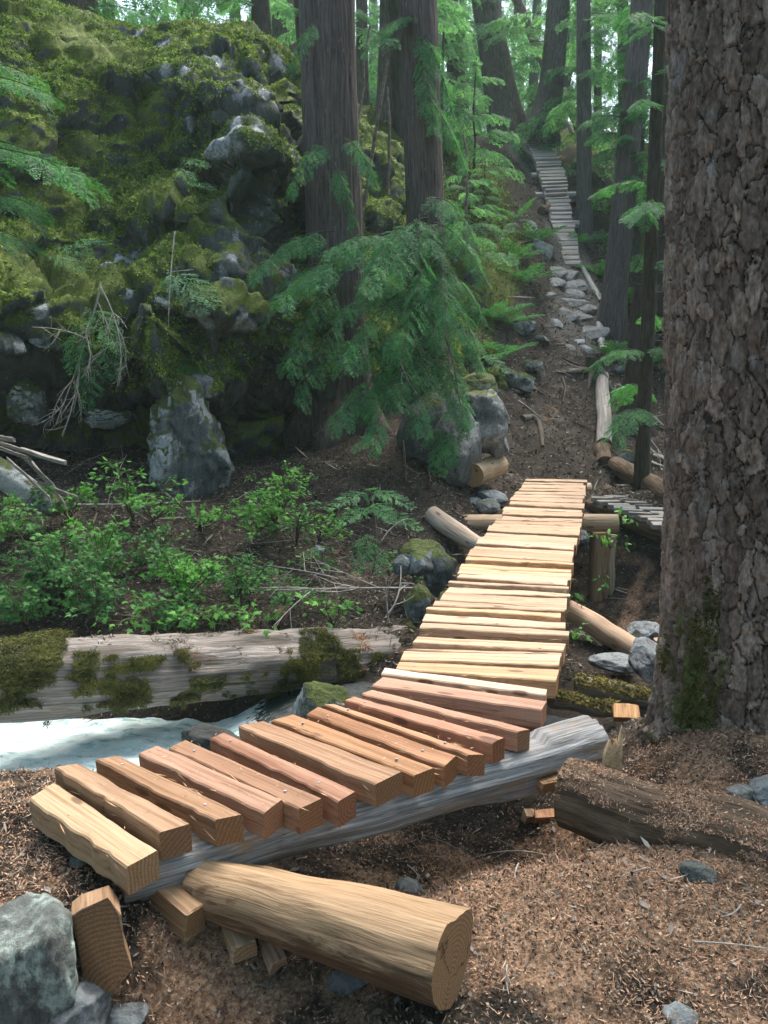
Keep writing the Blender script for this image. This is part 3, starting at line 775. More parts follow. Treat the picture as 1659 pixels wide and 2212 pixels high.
V, F = quadmesh(leafquads(np.array(sp_), np.array(sd_), R.normal(size=(len(sp_), 3)), np.array(sl_), np.full(len(sp_), .0045)))
tag(mk("splinters", V, F, M['splint'], bridge, smooth=False), kind='stuff')
V, F = quadmesh(leafquads(cs_, dd_, np.array([0, 0, 1.]) + .2 * R.normal(size=cs_.shape), .012 * (.4 + R.random(len(cs_)) ** 2 * 2), np.full(len(cs_), .003)))
tag(mk("sawdust", V, F, M['chip'], None, smooth=False), kind='stuff')

# ------------------------------------------------------------------ loose logs and blocks of the near bank
def split_sq(th):     # flat hewn top, round belly
    c = np.sin(th)
    return np.where(c > .62, .62 / np.maximum(c, .62), 1.)
lg0, lg1 = WZ(440, 1905, -.27), WZ(978, 2068, -.22)
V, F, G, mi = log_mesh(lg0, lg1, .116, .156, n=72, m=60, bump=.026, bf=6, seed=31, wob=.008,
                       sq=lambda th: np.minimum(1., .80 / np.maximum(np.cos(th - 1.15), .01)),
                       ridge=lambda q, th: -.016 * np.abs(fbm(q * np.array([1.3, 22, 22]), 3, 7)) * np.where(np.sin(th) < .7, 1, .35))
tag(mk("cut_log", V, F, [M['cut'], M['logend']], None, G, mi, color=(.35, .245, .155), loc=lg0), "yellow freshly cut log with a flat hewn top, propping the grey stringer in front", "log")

def block(name, pts, depth_dir, depth, label, color, cat="block", group=None, seed=0, mats=None, gcax=0):
    """a sawn block: polygon face extruded along depth_dir"""
    A = np.array(pts, float); n = len(A); d = np.array(depth_dir) * depth
    ctr = A.mean(0)
    V = []; ins_ = .006
    A2 = ctr + (A - ctr) * (1 - ins_ / np.linalg.norm(A - ctr, axis=1).mean())
    off = nrm(depth_dir) * .005
    rings = [A2, A + off, A + d - off, A2 + d]
    V = np.concatenate(rings)
    F = []; mi = []
    for k in range(3):
        for j in range(n):
            a, b = k * n + j, k * n + (j + 1) % n
            F.append((a, b, b + n, a + n)); mi.append(0)
    F.append(tuple(range(n))[::-1]); F.append(tuple(range(3 * n, 4 * n))); mi += [1, 1]
    V = V + .003 * R.normal(size=V.shape)
    dd, s, u = frame(depth_dir)
    G = np.stack([(V - ctr) @ dd, (V - ctr) @ s + .03, (V - ctr) @ u + .10], 1) + seed
    G[:, 1:] -= seed
    o = mk(name, V, F, mats or [M['wood'], M['end']], None, G, mi, smooth=False, color=color, loc=V.mean(0))
    return tag(o, label, cat, group)
# big end-grain block lower left: face points towards the camera
fY = 2.30
fc = [W(157, 1978, fY), W(178, 1962, fY), W(235, 1940, fY), W(262, 1972, fY - .005), W(272, 2040, fY - .02), W(287, 2095, fY - .04), W(245, 2140, fY - .05), W(185, 2178, fY - .05), W(178, 2120, fY - .03), W(168, 2050, fY - .01)]
block("sawn_block", fc, (-.33, .90, -.28), .13, "tall sawn cedar block standing end-on beside the lichen rock, its ringed end to the camera", (.33, .215, .135), seed=2)
# little wedges under the cut log and chips around
def cube_block(px, py, Y, sx_, sy_, sz_, rot, tilt, label, color, cat="block", mats=None, name="wood_block", dz=0.):
    c = W(px, py, Y) if Y else WG(px, py, sz_ * .3)
    c[2] += dz
    ca, sa = math.cos(rot), math.sin(rot)
    ax = np.array([ca, sa, 0]); ay = np.array([-sa, ca, 0]); az = np.array([0, 0, 1.])
    ay2 = ay * math.cos(tilt) + az * math.sin(tilt); az2 = -ay * math.sin(tilt) + az * math.cos(tilt)
    q = [c + ax * a * sx_ / 2 + az2 * b * sz_ / 2 - ay2 * sy_ / 2 for a, b in ((-1, -1), (-.2, -1.08), (1, -.95), (1.05, .2), (.95, 1), (.1, 1.06), (-1, .96), (-1.04, -.1))]
    return block(name, q, ay2, sy_, label, color, cat, seed=R.random() * 9, mats=mats)
cube_block(512, 2022, None, .085, .16, .07, .5, .1, "pale wedge block poking out under the cut log, nearer the sawn block", (.52, .38, .25))
cube_block(588, 2062, None, .065, .14, .062, .45, .05, "short pinkish wedge block under the middle of the cut log", (.47, .31, .22))
cube_block(385, 1958, None, .09, .2, .11, .9, .1, "shaded wooden block under the near end of the grey stringer", (.34, .23, .14))
cube_block(1185, 1762, None, .155, .05, .055, .1, .5, "orange cedar offcut lying on sawdust by the hollow under the stringer", (.44, .23, .12))
cube_block(1140, 1765, None, .045, .05, .09, .2, .5, "small pale splinter standing next to the orange cedar offcut", (.50, .36, .24))
cube_block(1222, 1735, None, .055, .05, .10, -.3, -.2, "upright split kindling piece leaning on the rotten log end", (.46, .34, .22))
cube_block(1215, 1680, 3.35, .26, .09, .05, .35, .1, "flat cedar board wedged under the right end of the grey stringer", (.36, .23, .13))
cube_block(1255, 1778, None, .07, .05, .035, .3, .2, "reddish flat chip below the end of the rotten log", (.42, .22, .14))
cube_block(1352, 1540, 4.75, .15, .1, .05, -.15, .6, "orange block stranded at the water edge by the big trunk", (.50, .30, .14))
cube_block(1428, 1392, 5.6, .09, .09, .07, .3, .3, "small tan block on the far bank beyond the brace log", (.48, .31, .19))
# splintered upright stake
sp = W(1322, 1650, 3.35); base = np.array([sp[0], sp[1], -.24])
fc = [base + np.array([a, 0, b]) for a, b in ((-.04, 0), (.045, 0), (.042, .16), (.034, .235), (.022, .15), (.012, .175), (-.004, .13), (-.016, .17), (-.028, .12), (-.036, .09))]
block("splintered_stake", fc, (.2, .95, .1), .035, "pale jagged splinter standing upright past the grey stringer's right end", (.62, .47, .29), "stake", mats=[M['wood'], M['wood']])
# dark rotten log on the right, half buried
r0, r1 = WZ(1228, 1705, -.235), WZ(1725, 1850, -.215)
V, F, G, mi = log_mesh(r0, r1, .125, .15, n=56, m=70, bump=.055, bf=7, seed=41, wob=.03, ridge=lambda q, th: -.022 * np.abs(fbm(q * np.array([1.2, 22, 22]), 3, 17)))
tag(mk("rotten_log", V, F, [M['rotlog'], M['end']], None, G, mi, color=(.28, .17, .1), loc=r0), "brown rotten log strewn with sawdust, half buried at right below the big trunk", "log")
rotV, rotF = V, F

# big mossy log lying across the stream
ml0, ml1 = W(-260, 1480, 4.75), W(905, 1408, 6.5)
n_, m_ = 56, 120
Pm = line(ml0, ml1, m_, .05, 4)
V, F, G, mi = tube(Pm, np.linspace(.265, .225, m_), n_, .06, 6, 51, True, ridge=lambda q, th: -.04 * np.abs(fbm(q * np.array([1.0, 18, 18]), 3, 19)) + .02 * fbm(q * np.array([3, 3, 3]), 3, 23))
big = thing("fallen_log", ml0, "huge grey fallen log with moss clumps spanning the stream above the white water", "log")
bigarg = (V, F, G, mi)
mlV = V[:n_ * m_]
jj = (np.arange(m_ - 1)[:, None] * n_ + np.arange(n_)[None]); kk = (np.arange(m_ - 1)[:, None] * n_ + (np.arange(n_)[None] + 1) % n_)
mlF = np.stack([jj, kk, kk + n_, jj + n_], -1).reshape(-1, 4)
ax_ = nrm(ml1 - ml0); LL = np.linalg.norm(ml1 - ml0)
def clump_w(specs):
    def f(c, n):
        t = (c - ml0) @ ax_ / LL
        out = np.zeros(len(c))
        for (t0, tw, z0, zw, a) in specs:
            out = np.maximum(out, a * np.exp(-((t - t0) / tw) ** 2 - ((n[:, 2] - z0) / zw) ** 2))
        out = out * (n[:, 1] < .45)
        return np.where(out + .9 * fbm(c * 7, 4, 3) > .5, 1., 0.) + 1e-6
    return f
CL = [(.20, .075, .55, .9, 1.), (.30, .03, .2, .5, 1.), (.37, .055, .0, .42, 1.), (.745, .05, .55, .5, 1.), (.80, .05, .0, .5, 1.), (.70, .05, .1, .3, .9), (.88, .07, -.05, .4, .9), (.98, .03, .9, .5, 1.), (.55, .3, -.35, .16, .75)]
def mlflip(F):
    return F
a_, b_, c_, d_ = (mlV[mlF[:, k]] for k in range(4))
if ((np.cross(c_ - a_, d_ - b_) * ((a_ + c_) / 2 - Pm[np.clip(np.arange(len(mlF)) // n_, 0, m_ - 1)])).sum(1)).mean() < 0:
    mlF = mlF[:, ::-1]
def mosspaint(c, n):
    t = (c - ml0) @ ax_ / LL
    out = np.zeros(len(c))
    for (t0, tw, z0, zw, a) in CL:
        out = np.maximum(out, a * np.exp(-((t - t0) / tw) ** 2 - ((n[:, 2] - z0) / zw) ** 2))
    return np.clip(out * (n[:, 1] < .45) + .9 * fbm(c * 7, 4, 3) - .08, 0, 1)
Vb, Fb, Gb, mb = bigarg
nb_ = nrm(Vb - np.concatenate([np.repeat(Pm, n_, 0), np.zeros((len(Vb) - n_ * m_, 3))])); nb_[n_ * m_:] = [0, 1, 0]
mk("trunk", Vb, Fb, [M['oldlog'], M['end']], big, Gb, mb, color=(.25, .17, .1), attrs={'mossy': mosspaint(Vb, nb_)})
p_, q_ = scatter(mlV, mlF, 42000, clump_w(CL))
p_ = p_ + q_ * (.035 * R.random((len(p_), 1)) * (1 + .8 * noise(p_ * 7, 8)[:, None]))
V, F = quadmesh(tuft(p_, q_, .022, .0055, .6, .5))
tag(mk("moss", V, F, M['logmoss'], big, smooth=False), kind='stuff')
CH = [(.84, .022, .5, .4, 1.)]
p_, q_ = scatter(mlV, mlF, 2200, clump_w(CH))
V, F = quadmesh(tuft(p_, q_, .034, .0045, .5, .2))
tag(mk("torn_bark", V, F, M['chip'], big, smooth=False), kind='stuff')
CD = [(.18, .10, .95, .5, 1.), (.60, .5, .98, .2, .45)]
p_, q_ = scatter(mlV, mlF, 2600, clump_w(CD))
V, F = quadmesh(tuft(p_, q_, .035, .008, .3, .1))
tag(mk("litter", V, F, M['litter'], big, smooth=False), kind='stuff')

# ------------------------------------------------------------------ rocks
_bm = bmesh.new(); bmesh.ops.create_icosphere(_bm, subdivisions=5, radius=1)
ICO_V = np.array([v.co[:] for v in _bm.verts]); ICO_F = np.array([[v.index for v in f.verts] for f in _bm.faces]); _bm.free()
_bm = bmesh.new(); bmesh.ops.create_icosphere(_bm, subdivisions=3, radius=1)
ICO3_V = np.array([v.co[:] for v in _bm.verts]); ICO3_F = np.array([[v.index for v in f.verts] for f in _bm.faces]); _bm.free()
def rock_mesh(c, size, seed, planes=14, flat=.62, rough=.05, low=False, rz=0., tilt=(0, 0)):
    rs = np.random.default_rng(seed)
    D, F = (ICO3_V, ICO3_F) if low else (ICO_V, ICO_F)
    r = np.full(len(D), 1.)
    pn = nrm(rs.normal(size=(planes, 3))); pd = flat + (1 - flat) * rs.random(planes)
    for q, d in zip(pn, pd):
        k = D @ q
        r = np.minimum(r, np.where(k > .05, d / np.maximum(k, .05), 9))
    V = D * r[:, None]
    F1_, F2_, c_, _ = worley(V * 2.1 + seed, seed)
    V = V * (1 + rough * 1.3 * fbm(V * 2.3 + seed, 4, seed)[:, None] + rough * .8 * fbm(V * 7 + seed, 4, seed + 1)[:, None] + rough * 1.5 * (c_ - .5 + .5 * sst(F2_ - F1_, 0, .12))[:, None]) * np.array(size)
    ca, sa = math.cos(rz), math.sin(rz)
    Rz = np.array([[ca, -sa, 0], [sa, ca, 0], [0, 0, 1]])
    cb, sb = math.cos(tilt[0]), math.sin(tilt[0]); cc, s2 = math.cos(tilt[1]), math.sin(tilt[1])
    Rx = np.array([[1, 0, 0], [0, cb, -sb], [0, sb, cb]]); Ry = np.array([[cc, 0, s2], [0, 1, 0], [-s2, 0, cc]])
    return V @ (Rx @ Ry @ Rz).T + np.array(c), F
def rock(px, py, Y, size, seed, label, mat='rock', cat="rock", group=None, dz=0., name="rock", **k):
    c = W(px, py, Y) if Y else WG(px, py, size[2] * .35)
    c[2] += dz
    V, F = rock_mesh(c, size, seed, **k)
    return tag(mk(name, V, F, M[mat], None, loc=c), label, cat, group)
# the tall face of the cliff foot and its neighbours
rock(415, 970, 8.55, (.42, .40, .62), 12, "tall grey pillar rock with pale lichen below the cliff, centre left", 'rockmoss', planes=13, flat=.55, rough=.14)
rock(370, 1000, 8.35, (.20, .22, .42), 13, "narrow lichen-streaked slab split from the tall pillar rock, on its left", 'rockmoss', planes=10, flat=.55, rough=.12, tilt=(0, .12))
rock(428, 842, 8.75, (.28, .3, .20), 15, "flat-topped pale stone balanced on the tall pillar rock", 'bluerock', planes=12)
rock(60, 868, 8.9, (.22, .25, .24), 18, "pale rock at the dark cave mouth near the left edge", 'rockmoss', rough=.13, flat=.55)
rock(232, 905, 9.2, (.22, .25, .14), 19, "low pale rock deep inside the left cave", 'rockmoss', rough=.13, flat=.55)
rock(940, 950, 9.75, (.42, .45, .70), 22, "largest blue-grey slab rock under the drooping boughs", 'bluerock', planes=16, flat=.6, rz=.3)
rock(985, 985, 9.45, (.28, .3, .52), 35, "upright bright blue-grey slab leaning in front of the largest slab rock", 'bluerock', planes=12, flat=.6, tilt=(0, .12))
rock(1045, 905, 9.75, (.30, .42, .42), 26, "moss-capped blue-grey boulder above the round cut log", 'bluerock', planes=14, flat=.62)
rock(1075, 955, 9.75, (.14, .3, .2), 27, "small grey rock wedged under the moss-capped boulder", 'bluerock')
rock(1028, 845, 10.1, (.34, .4, .22), 28, "mossy cap boulder at the top of the blue-grey slab rocks", 'rockmoss')
rock(1062, 1072, 9.4, (.19, .2, .07), 31, "dark flat stone under the log by the far bridge end", 'rock', tilt=(.1, .2))
rock(1058, 1095, 9.0, (.14, .16, .085), 32, "round grey stone resting in front of the dark flat stone", 'bluerock')
rock(1023, 1085, 9.2, (.09, .1, .06), 34, "small brown cobble left of the round grey stone", 'rock')
rock(1255, 1162, 8.3, (.075, .1, .085), 36, "round blue stone behind the bridge planks under the crossbeam", 'bluerock')
rock(912, 1205, 6.9, (.20, .2, .16), 37, "mossy squarish rock on the far bank left of the bridge", 'rockmoss', planes=10)
rock(955, 1235, 6.9, (.16, .2, .22), 38, "dark mossy rock nearest the bridge planks", 'rockmoss', planes=10)
rock(868, 1222, 6.8, (.075, .1, .09), 39, "small pale pointed stone beside the mossy squarish rock", 'bluerock')
rock(690, 1190, 7.0, (.055, .06, .06), 40, "thumb-shaped grey stone alone in the litter of the far bank", 'bluerock')
rock(905, 1310, 6.2, (.11, .12, .17), 42, "upright grey stone by the end of the huge log", 'rockmoss')
rock(965, 1310, 5.9, (.10, .1, .12), 43, "dark stone tucked under the bridge's left edge", 'rockmoss')
rock(455, 1600, 4.75, (.20, .14, .10), 81, "dark wet rock breaking the rapids under the huge log", 'wetrock', planes=10)
rock(690, 1520, 5.2, (.20, .2, .16), 83, "moss-topped dark rock between the huge log and the planks", 'rockmoss', planes=10)
rock(1403, 1425, 5.4, (.15, .2, .10), 44, "blue-grey slab on the right bank behind the big trunk's foot", 'bluerock', tilt=(.4, .3))
rock(1330, 1432, 5.6, (.19, .16, .05), 45, "flat brown-grey slab below the foot of the brace log", 'rock')
rock(1395, 1362, 6.1, (.14, .16, .07), 46, "flat grey stone on the dirt slope past the brace log", 'rock')
rock(70, 2085, None, (.17, .20, .21), 48, "large pale green lichen rock in the lower left corner", 'lichrock', planes=16, rz=.3)
rock(160, 2170, None, (.12, .14, .10), 49, "brown-grey rock at the foot of the tall sawn block", 'rock', dz=-.03)
rock(270, 2190, None, (.07, .07, .035), 50, "small dark stone at the bottom edge below the tall sawn block", 'rock')
rock(748, 2118, None, (.075, .05, .04), 51, "flat blue-grey stone beside the belly of the cut log", 'bluerock', tilt=(.2, .1))
rock(885, 1922, None, (.075, .05, .05), 52, "grey-brown slab just behind the cut log", 'rock', tilt=(.2, .2))
rock(1520, 1890, None, (.10, .05, .035), 53, "thin greenish stone in the sawdust in front of the rotten log", 'lichrock', tilt=(.2, .25))
rock(1608, 1725, None, (.085, .06, .06), 54, "pale lilac rock near the right edge at the big trunk's foot", 'slate', tilt=(.3, .5))
rock(1665, 1715, None, (.08, .1, .05), 55, "tan flat rock cut by the right edge", 'rock', tilt=(.3, .3))
rock(1470, 2195, None, (.05, .05, .03), 56, "small stone pressed in the duff at the bottom right", 'rock')
rock(170, 1862, None, (.035, .03, .02), 57, "grey pebble left of the first plank", 'rock', low=True)
rock(232, 1818, None, (.045, .04, .025), 58, "round grey pebble touching the first plank", 'slate', low=True)
# two mossy boards at the water
put_log("mossy_log", [M['oldlog'], M['end']], W(1185, 1512, 4.9), W(1330, 1535, 4.95), .055, .05, None, (.2, .15, .1), "thin dark log with ochre moss lying in the water at right", "log", seed=61, bump=.02)
put_log("mossy_log", [M['oldlog'], M['end']], W(1240, 1482, 5.2), W(1450, 1520, 5.1), .075, .06, None, (.2, .15, .1), "longer mossy log above the thin dark one, running to the big trunk", "log", seed=62, bump=.02)
for nm in ("mossy_log", "mossy_log.001"):
    o = bpy.data.objects[nm]
    V = np.array([v.co[:] for v in o.data.vertices]) + np.array(o.location); F = np.array([p.vertices[:] for p in o.data.polygons if len(p.vertices) == 4])
    a_, b_, c_, d_ = (V[F[:, k]] for k in range(4))
    if (np.cross(c_ - a_, d_ - b_)[:, 2] * (a_[:, 2] - V[:, 2].mean())).mean() < 0: F = F[:, ::-1]
    p_, q_ = scatter(V, F, 1500, lambda c, n: (n[:, 2] > .35) + 1e-6)
    Vm, Fm = quadmesh(tuft(p_, q_, .028, .012, .5, .1))
    tag(mk("moss", Vm, Fm, M['ochremoss'], o, smooth=False), kind='stuff')

# ------------------------------------------------------------------ trees
def ridged(amp, kf, seed, lobes=0):
    def f(q, th):
        u = np.stack([q[:, 0] * .35, np.cos(th) * kf, np.sin(th) * kf], 1)
        r = amp * (1 - 2 * np.abs(fbm(u, 3, seed)))
        return r
    return f
def trunk_mesh(base, top, r, flare, ztop, n, seed, mat, parent, amp=.018, kf=5, lean=None, rows=46, flare_h=.9, buttress=0):
    base = np.array(base, float); top = np.array(top, float)
    d = (top - base) / (top[2] - base[2])
    h = ztop - base[2]
    zz = np.concatenate([np.linspace(-.35, 1.2, rows // 3, endpoint=False), np.linspace(1.2, h, rows - rows // 3)])
    P = base + zz[:, None] * d
    if lean is not None:                                  # lean: the foot sweeps sideways
        P = P + np.exp(-np.maximum(zz, 0) / .8)[:, None] * np.array(lean)
    tap = r * (1 - .6 * np.clip(zz, 0, None) / max(h, 22))
    rad = tap + flare * np.exp(-np.maximum(zz, 0) / flare_h * 2.2)
    bt = ridged(amp, kf, seed)
    def rg(q, th):
        o = bt(q, th)
        if buttress:
            k = np.exp(-np.maximum(q[:, 0] - .35, 0) / .6)
            o = o + k * flare * .8 * np.cos(th * buttress + seed)
        return o
    V, F, G, mi = tube(P, rad, n, .01, 5, seed, True, rg)
    return mk("trunk", V, F, mat, parent, G, None), d

# needle sprays -------------------------------------------------------
def frond(seed, ns=13, nl=7, ll=.07, lw=.020, wid=.46, droop=.18):
    """flat feathery spray of length 1 along +x; rows of leaflet quads (k,4,3)"""
    rs = np.random.default_rng(seed); Q = []
    Z = np.array([[0, 0, 1.]])
    for i in range(ns):
        for sd in (-1, 1):
            x = .06 + .9 * (i + .5 * (sd > 0) + .2 * rs.normal()) / ns
            L = wid * (1 - x) ** .75 * (.75 + .4 * rs.random()) * min(1, .45 + x * 2.5) + .05
            an = sd * math.radians(52 + 9 * rs.normal())
            dr = np.array([math.cos(an), math.sin(an), -.10 + .06 * rs.normal()])
            o = np.array([x, 0, -droop * x * x])
            k = max(2, int(nl * L / wid + 1.5))
            t = (np.arange(k) + .6) / (k + .1)
            for s2 in (-1, 1):
                B = o + (t * L)[:, None] * dr + np.array([0, 0, -1.]) * (droop * .8 * (t * L) ** 2)[:, None]
                a2 = an + s2 * math.radians(48)
                D = np.repeat(np.array([[math.cos(a2), math.sin(a2), -.12]]), k, 0) + .15 * rs.normal(size=(k, 3))
                Q.append(leafquads(B, D, Z + .25 * rs.normal(size=(k, 3)), ll * (1.05 - .5 * t) * (.8 + .4 * rs.random(k)), np.full(k, lw)))
            Q.append(leafquads((o + dr * L * .3)[None], dr[None], Z, np.array([L * .72]), np.array([lw * .8])))
    return np.concatenate(Q)
FR = [frond(100 + i) for i in range(5)]
FRN = [frond(150 + i, 10, 5, .105, .030, .46, .2) for i in range(5)]
FRL = [frond(200 + i, 8, 3, .13, .05, .48, .22) for i in range(4)]       # coarse, for far trees
FRC = [frond(300 + i, 15, 8, .055, .026, .34, .25) for i in range(3)]     # cedar-like
def place(Q, p, d, up, sc, roll=0.):
    d = nrm(d); s = nrm(np.cross(up, d)); u = np.cross(d, s)
    if roll:
        s, u = s * math.cos(roll) + u * math.sin(roll), -s * math.sin(roll) + u * math.cos(roll)
    Mx = np.stack([d, s, u], 0)
    return (Q * sc) @ Mx + np.array(p)
def bough(p0, d, L, rs, fr, nside=9, fl=.42, droop=.35, hang=.5, tip=True):
    """curved limb with drooping sprays: stem points, leaflets"""
    d = nrm(d)
    p1 = p0 + d * L * .55 + np.array([0, 0, .08 * L]); p2 = p0 + d * L + np.array([0, 0, -droop * L])
    P = bez(p0, p1, p2, 12)
    Q = []
    for i in range(nside):
        for sd in (-1, 1):
            t = .16 + .8 * (i + .3 * sd * .5 + .2 * rs.random()) / nside
            k = t * 11; a = int(min(10, k)); q = P[a] + (P[a + 1] - P[a]) * (k - a)
            T = nrm(P[a + 1] - P[a]); s = nrm(np.cross(np.array([0, 0, 1.]), T)) * sd
            dd = T * (.55 + .2 * rs.random()) + s * (.75 + .2 * rs.random()) + np.array([0, 0, -hang * (.4 + .8 * rs.random())])
            Q.append(place(fr[rs.integers(len(fr))], q, dd, np.array([0, 0, 1.]) + .25 * rs.normal(size=3), fl * L * (.55 + .6 * rs.random()) * (1.1 - .55 * t)))
    if tip:
        Q.append(place(fr[rs.integers(len(fr))], P[-3], P[-1] - P[-3] + np.array([0, 0, -.15]), np.array([0, 0, 1.]), fl * L * .75))
    return P, np.concatenate(Q)
def limb(parent, p0, d, L, rs, mat, fr=None, r=.012, nm="branch", wood='dark', **k):
    P, Q = bough(np.array(p0, float), d, L, rs, fr or FRN, **k)
    V, F, G, mi = tube(P, np.linspace(r * .7, r * .15, len(P)), 5, 0, caps=False)
    b = mk(nm, V, F, M[wood], parent)
    b['o_'] = parent['o_']
    V, F = quadmesh(Q)
    n = mk("needles", V, F, M[mat], b, smooth=False)
    return b

rs = np.random.default_rng(77)
# two big cedars in the middle
tb = W(738, 925, 10.6); tt = W(705, 0, 10.4)
t1 = thing("cedar_tree", tb, "widest stringy-barked cedar in the middle, beside the dark cave under the mossy cliff", "tree")
trunk_mesh(tb, tt, .345, .22, 17, 150, 3, M['cedar'], t1, .022, 9, rows=60, buttress=5)
tb2 = W(935, 935, 10.3); tt2 = W(903, 0, 10.1)
t2 = thing("cedar_tree", tb2, "slimmer dark cedar right of the widest cedar, wrapped in drooping green boughs", "tree")
trunk_mesh(tb2, tt2, .225, .14, 16, 110, 5, M['cedar'], t2, .018, 7, rows=60, buttress=4)
def at(px, py, Y, px2, py2, Y2):
    a, b = W(px, py, Y), W(px2, py2, Y2)
    return a, b - a, np.linalg.norm(b - a)
# (start px,py,Y) -> (tip px,py,Y): boughs hanging in front of the cedars
BG2 = [(930, 470, 10.0, 800, 640, 8.6), (930, 500, 9.9, 640, 660, 8.8), (930, 480, 9.9, 1030, 610, 8.9), (940, 560, 9.9, 880, 760, 8.5), (930, 610, 9.9, 765, 790, 8.5), (945, 640, 9.9, 1020, 760, 8.8),
       (930, 760, 9.8, 735, 930, 8.4), (925, 720, 9.8, 820, 960, 8.3), (935, 760, 9.8, 900, 930, 8.5), (950, 700, 9.9, 990, 900, 8.8), (960, 780, 9.9, 1000, 930, 9.0), (955, 690, 9.9, 1030, 800, 9.0),
       (910, 530, 9.9, 700, 560, 9.0), (935, 430, 10., 1010, 520, 9.0), (945, 540, 9.9, 960, 700, 8.7), (925, 800, 9.9, 780, 900, 8.6), (960, 590, 9.9, 1030, 690, 9.1)]
for _k in range(9):
    px0, py0 = 900 + 70 * rs.random(), 450 + 380 * rs.random()
    an = math.radians(185 + 105 * rs.random())
    BG2.append((px0, py0, 9.9, px0 + 150 * math.cos(an) * (.5 + rs.random()), min(940, py0 + 60 + 130 * rs.random()), 8.6 + .6 * rs.random()))
for a in BG2:
    p, d, L = at(*a)
    limb(t2, p, d + np.array([0, 0, .30 * L]), L * 1.05, rs, 'hem', nside=11, fl=.26, droop=.28, hang=.8)
BG1 = [(720, 500, 10.1, 560, 610, 9.2), (725, 560, 10.1, 575, 690, 9.2), (735, 600, 10.1, 640, 790, 9.1), (740, 690, 10.1, 660, 860, 9.1), (700, 300, 10.1, 640, 420, 9.5), (745, 300, 10., 800, 400, 9.4), (720, 350, 10., 755, 470, 9.6), (690, 40, 10, 640, 150, 9.6)]
for a in BG1:
    p, d, L = at(*a)
    limb(t1, p, d + np.array([0, 0, .30 * L]), L * 1.05, rs, 'hem', nside=13, fl=.26, droop=.28, hang=.8)
for a in [(905, 40, 10, 840, 60, 9.6), (905, 60, 10, 960, 200, 9.6), (910, 200, 10, 985, 330, 9.5), (905, 110, 10, 930, 240, 9.4), (900, 30, 10, 800, 100, 9.7)]:
    p, d, L = at(*a)
    limb(t2, p, d + np.array([0, 0, .25 * L]), L * 1.1, rs, 'hem', nside=12, fl=.27, droop=.35, hang=.7)

# boughs reaching in from a hemlock just outside the left edge
hb = gp(-4.0, 6.3)
th = thing("hemlock_tree", hb, "hemlock at the left edge whose bright soft boughs reach in over the mossy cliff", "tree")
trunk_mesh(hb, hb + np.array([.1, 0, 6.]), .14, .07, 12, 20, 7, M['fir'], th, .01, 4, rows=24)
for a in [(-300, 330, 6.4, 215, 385, 6.0), (-300, 300, 6.6, 120, 345, 6.3), (-280, 420, 6.3, 110, 455, 5.9), (-300, 160, 6.6, 130, 210, 6.4), (-300, 480, 6.2, 60, 520, 5.8), (-320, 110, 6.8, 90, 170, 6.8)]:
    p, d, L = at(*a)
    limb(th, p, d + np.array([0, 0, .12 * L]), L * 1.02, rs, 'hemb', nside=11, fl=.26, droop=.14, hang=.35)

# the big plated trunk at right
R0 = np.array([1.70, 3.70, -.12])
rt = thing("pine_tree", R0, "massive tree trunk with plated bark and a mossy foot filling the right edge", "tree")
za = np.concatenate([np.linspace(-.3, 3.35, 560), np.linspace(3.4, 13, 60)])
ths = np.concatenate([np.linspace(math.radians(150), math.radians(300), 300, endpoint=False), np.linspace(math.radians(300), math.radians(510), 90, endpoint=False)])
TH, ZA = np.meshgrid(ths, za); thf, zf_ = TH.ravel(), ZA.ravel()
rad = .36 + .06 * np.exp(-np.maximum(zf_ + .1, 0) / .22) + .03 * np.exp(-np.maximum(zf_ + .1, 0) / .25) * np.cos(4 * thf + 1)
cyl = np.stack([np.cos(thf) * .36, np.sin(thf) * .36, zf_], 1)
wp = .045 * np.stack([fbm(cyl * 9 + k * 13, 5, 70 + k, .68) for k in range(3)], 1)
F1, F2, cd_, cp_ = worley((cyl + wp) * np.array([17, 17, 6.5]), 5)
q2 = (cyl + wp * .8 + .3) * np.array([34, 34, 17])
H1, H2, cd2, cp2 = worley(q2, 15)
K1, K2, cd3, cp3 = worley((cyl + wp * .6 + .7) * np.array([75, 75, 44]), 25)
fis = 1 - np.abs(fbm((cyl + wp * .8) * np.array([8.5, 8.5, 1.5]), 3, 91)) * 3.6
fis = np.clip(fis, 0, 1)
plate = sst(F2 - F1, .01, .07)
dz2 = (q2 - cp2)[:, 2]
hgt = plate * (.30 + .36 * cd_ + .24 * cd2 + .14 * cd3 - .16 * np.clip(dz2, -.6, .6) * cd2) * (1 - .75 * fis) + .08 * fbm(cyl * 30, 4, 76)
fineg = zf_ < 3.4
disp = .030 * hgt * np.where(fineg, 1, .6)
mossy_t = (.85 * np.exp(-((zf_ - .28) / .42) ** 2) * sst(np.sin(thf), .35, -.5) * sst(np.cos(thf + .1), -.18, -.75)) + .6 * sst(zf_, .05, -.15) * sst(np.cos(thf), -.3, -.9)
mossy_t = mossy_t * (.62 + 1.5 * fbm(cyl * np.array([10, 10, 3.5]), 4, 66))
rr = rad + disp + .014 * np.clip(mossy_t, 0, 1) * (.5 + noise(cyl * 30, 3))
ctrx = R0[0] + .02 - .055 * zf_
Vt = np.stack([ctrx + rr * np.cos(thf), R0[1] + rr * np.sin(thf), R0[2] + zf_], 1)
nth = len(ths)
a_ = (np.arange(len(za) - 1)[:, None] * nth + np.arange(nth)[None]); b_ = (np.arange(len(za) - 1)[:, None] * nth + (np.arange(nth)[None] + 1) % nth)
Ft = np.stack([a_, b_, b_ + nth, a_ + nth], -1).reshape(-1, 4)
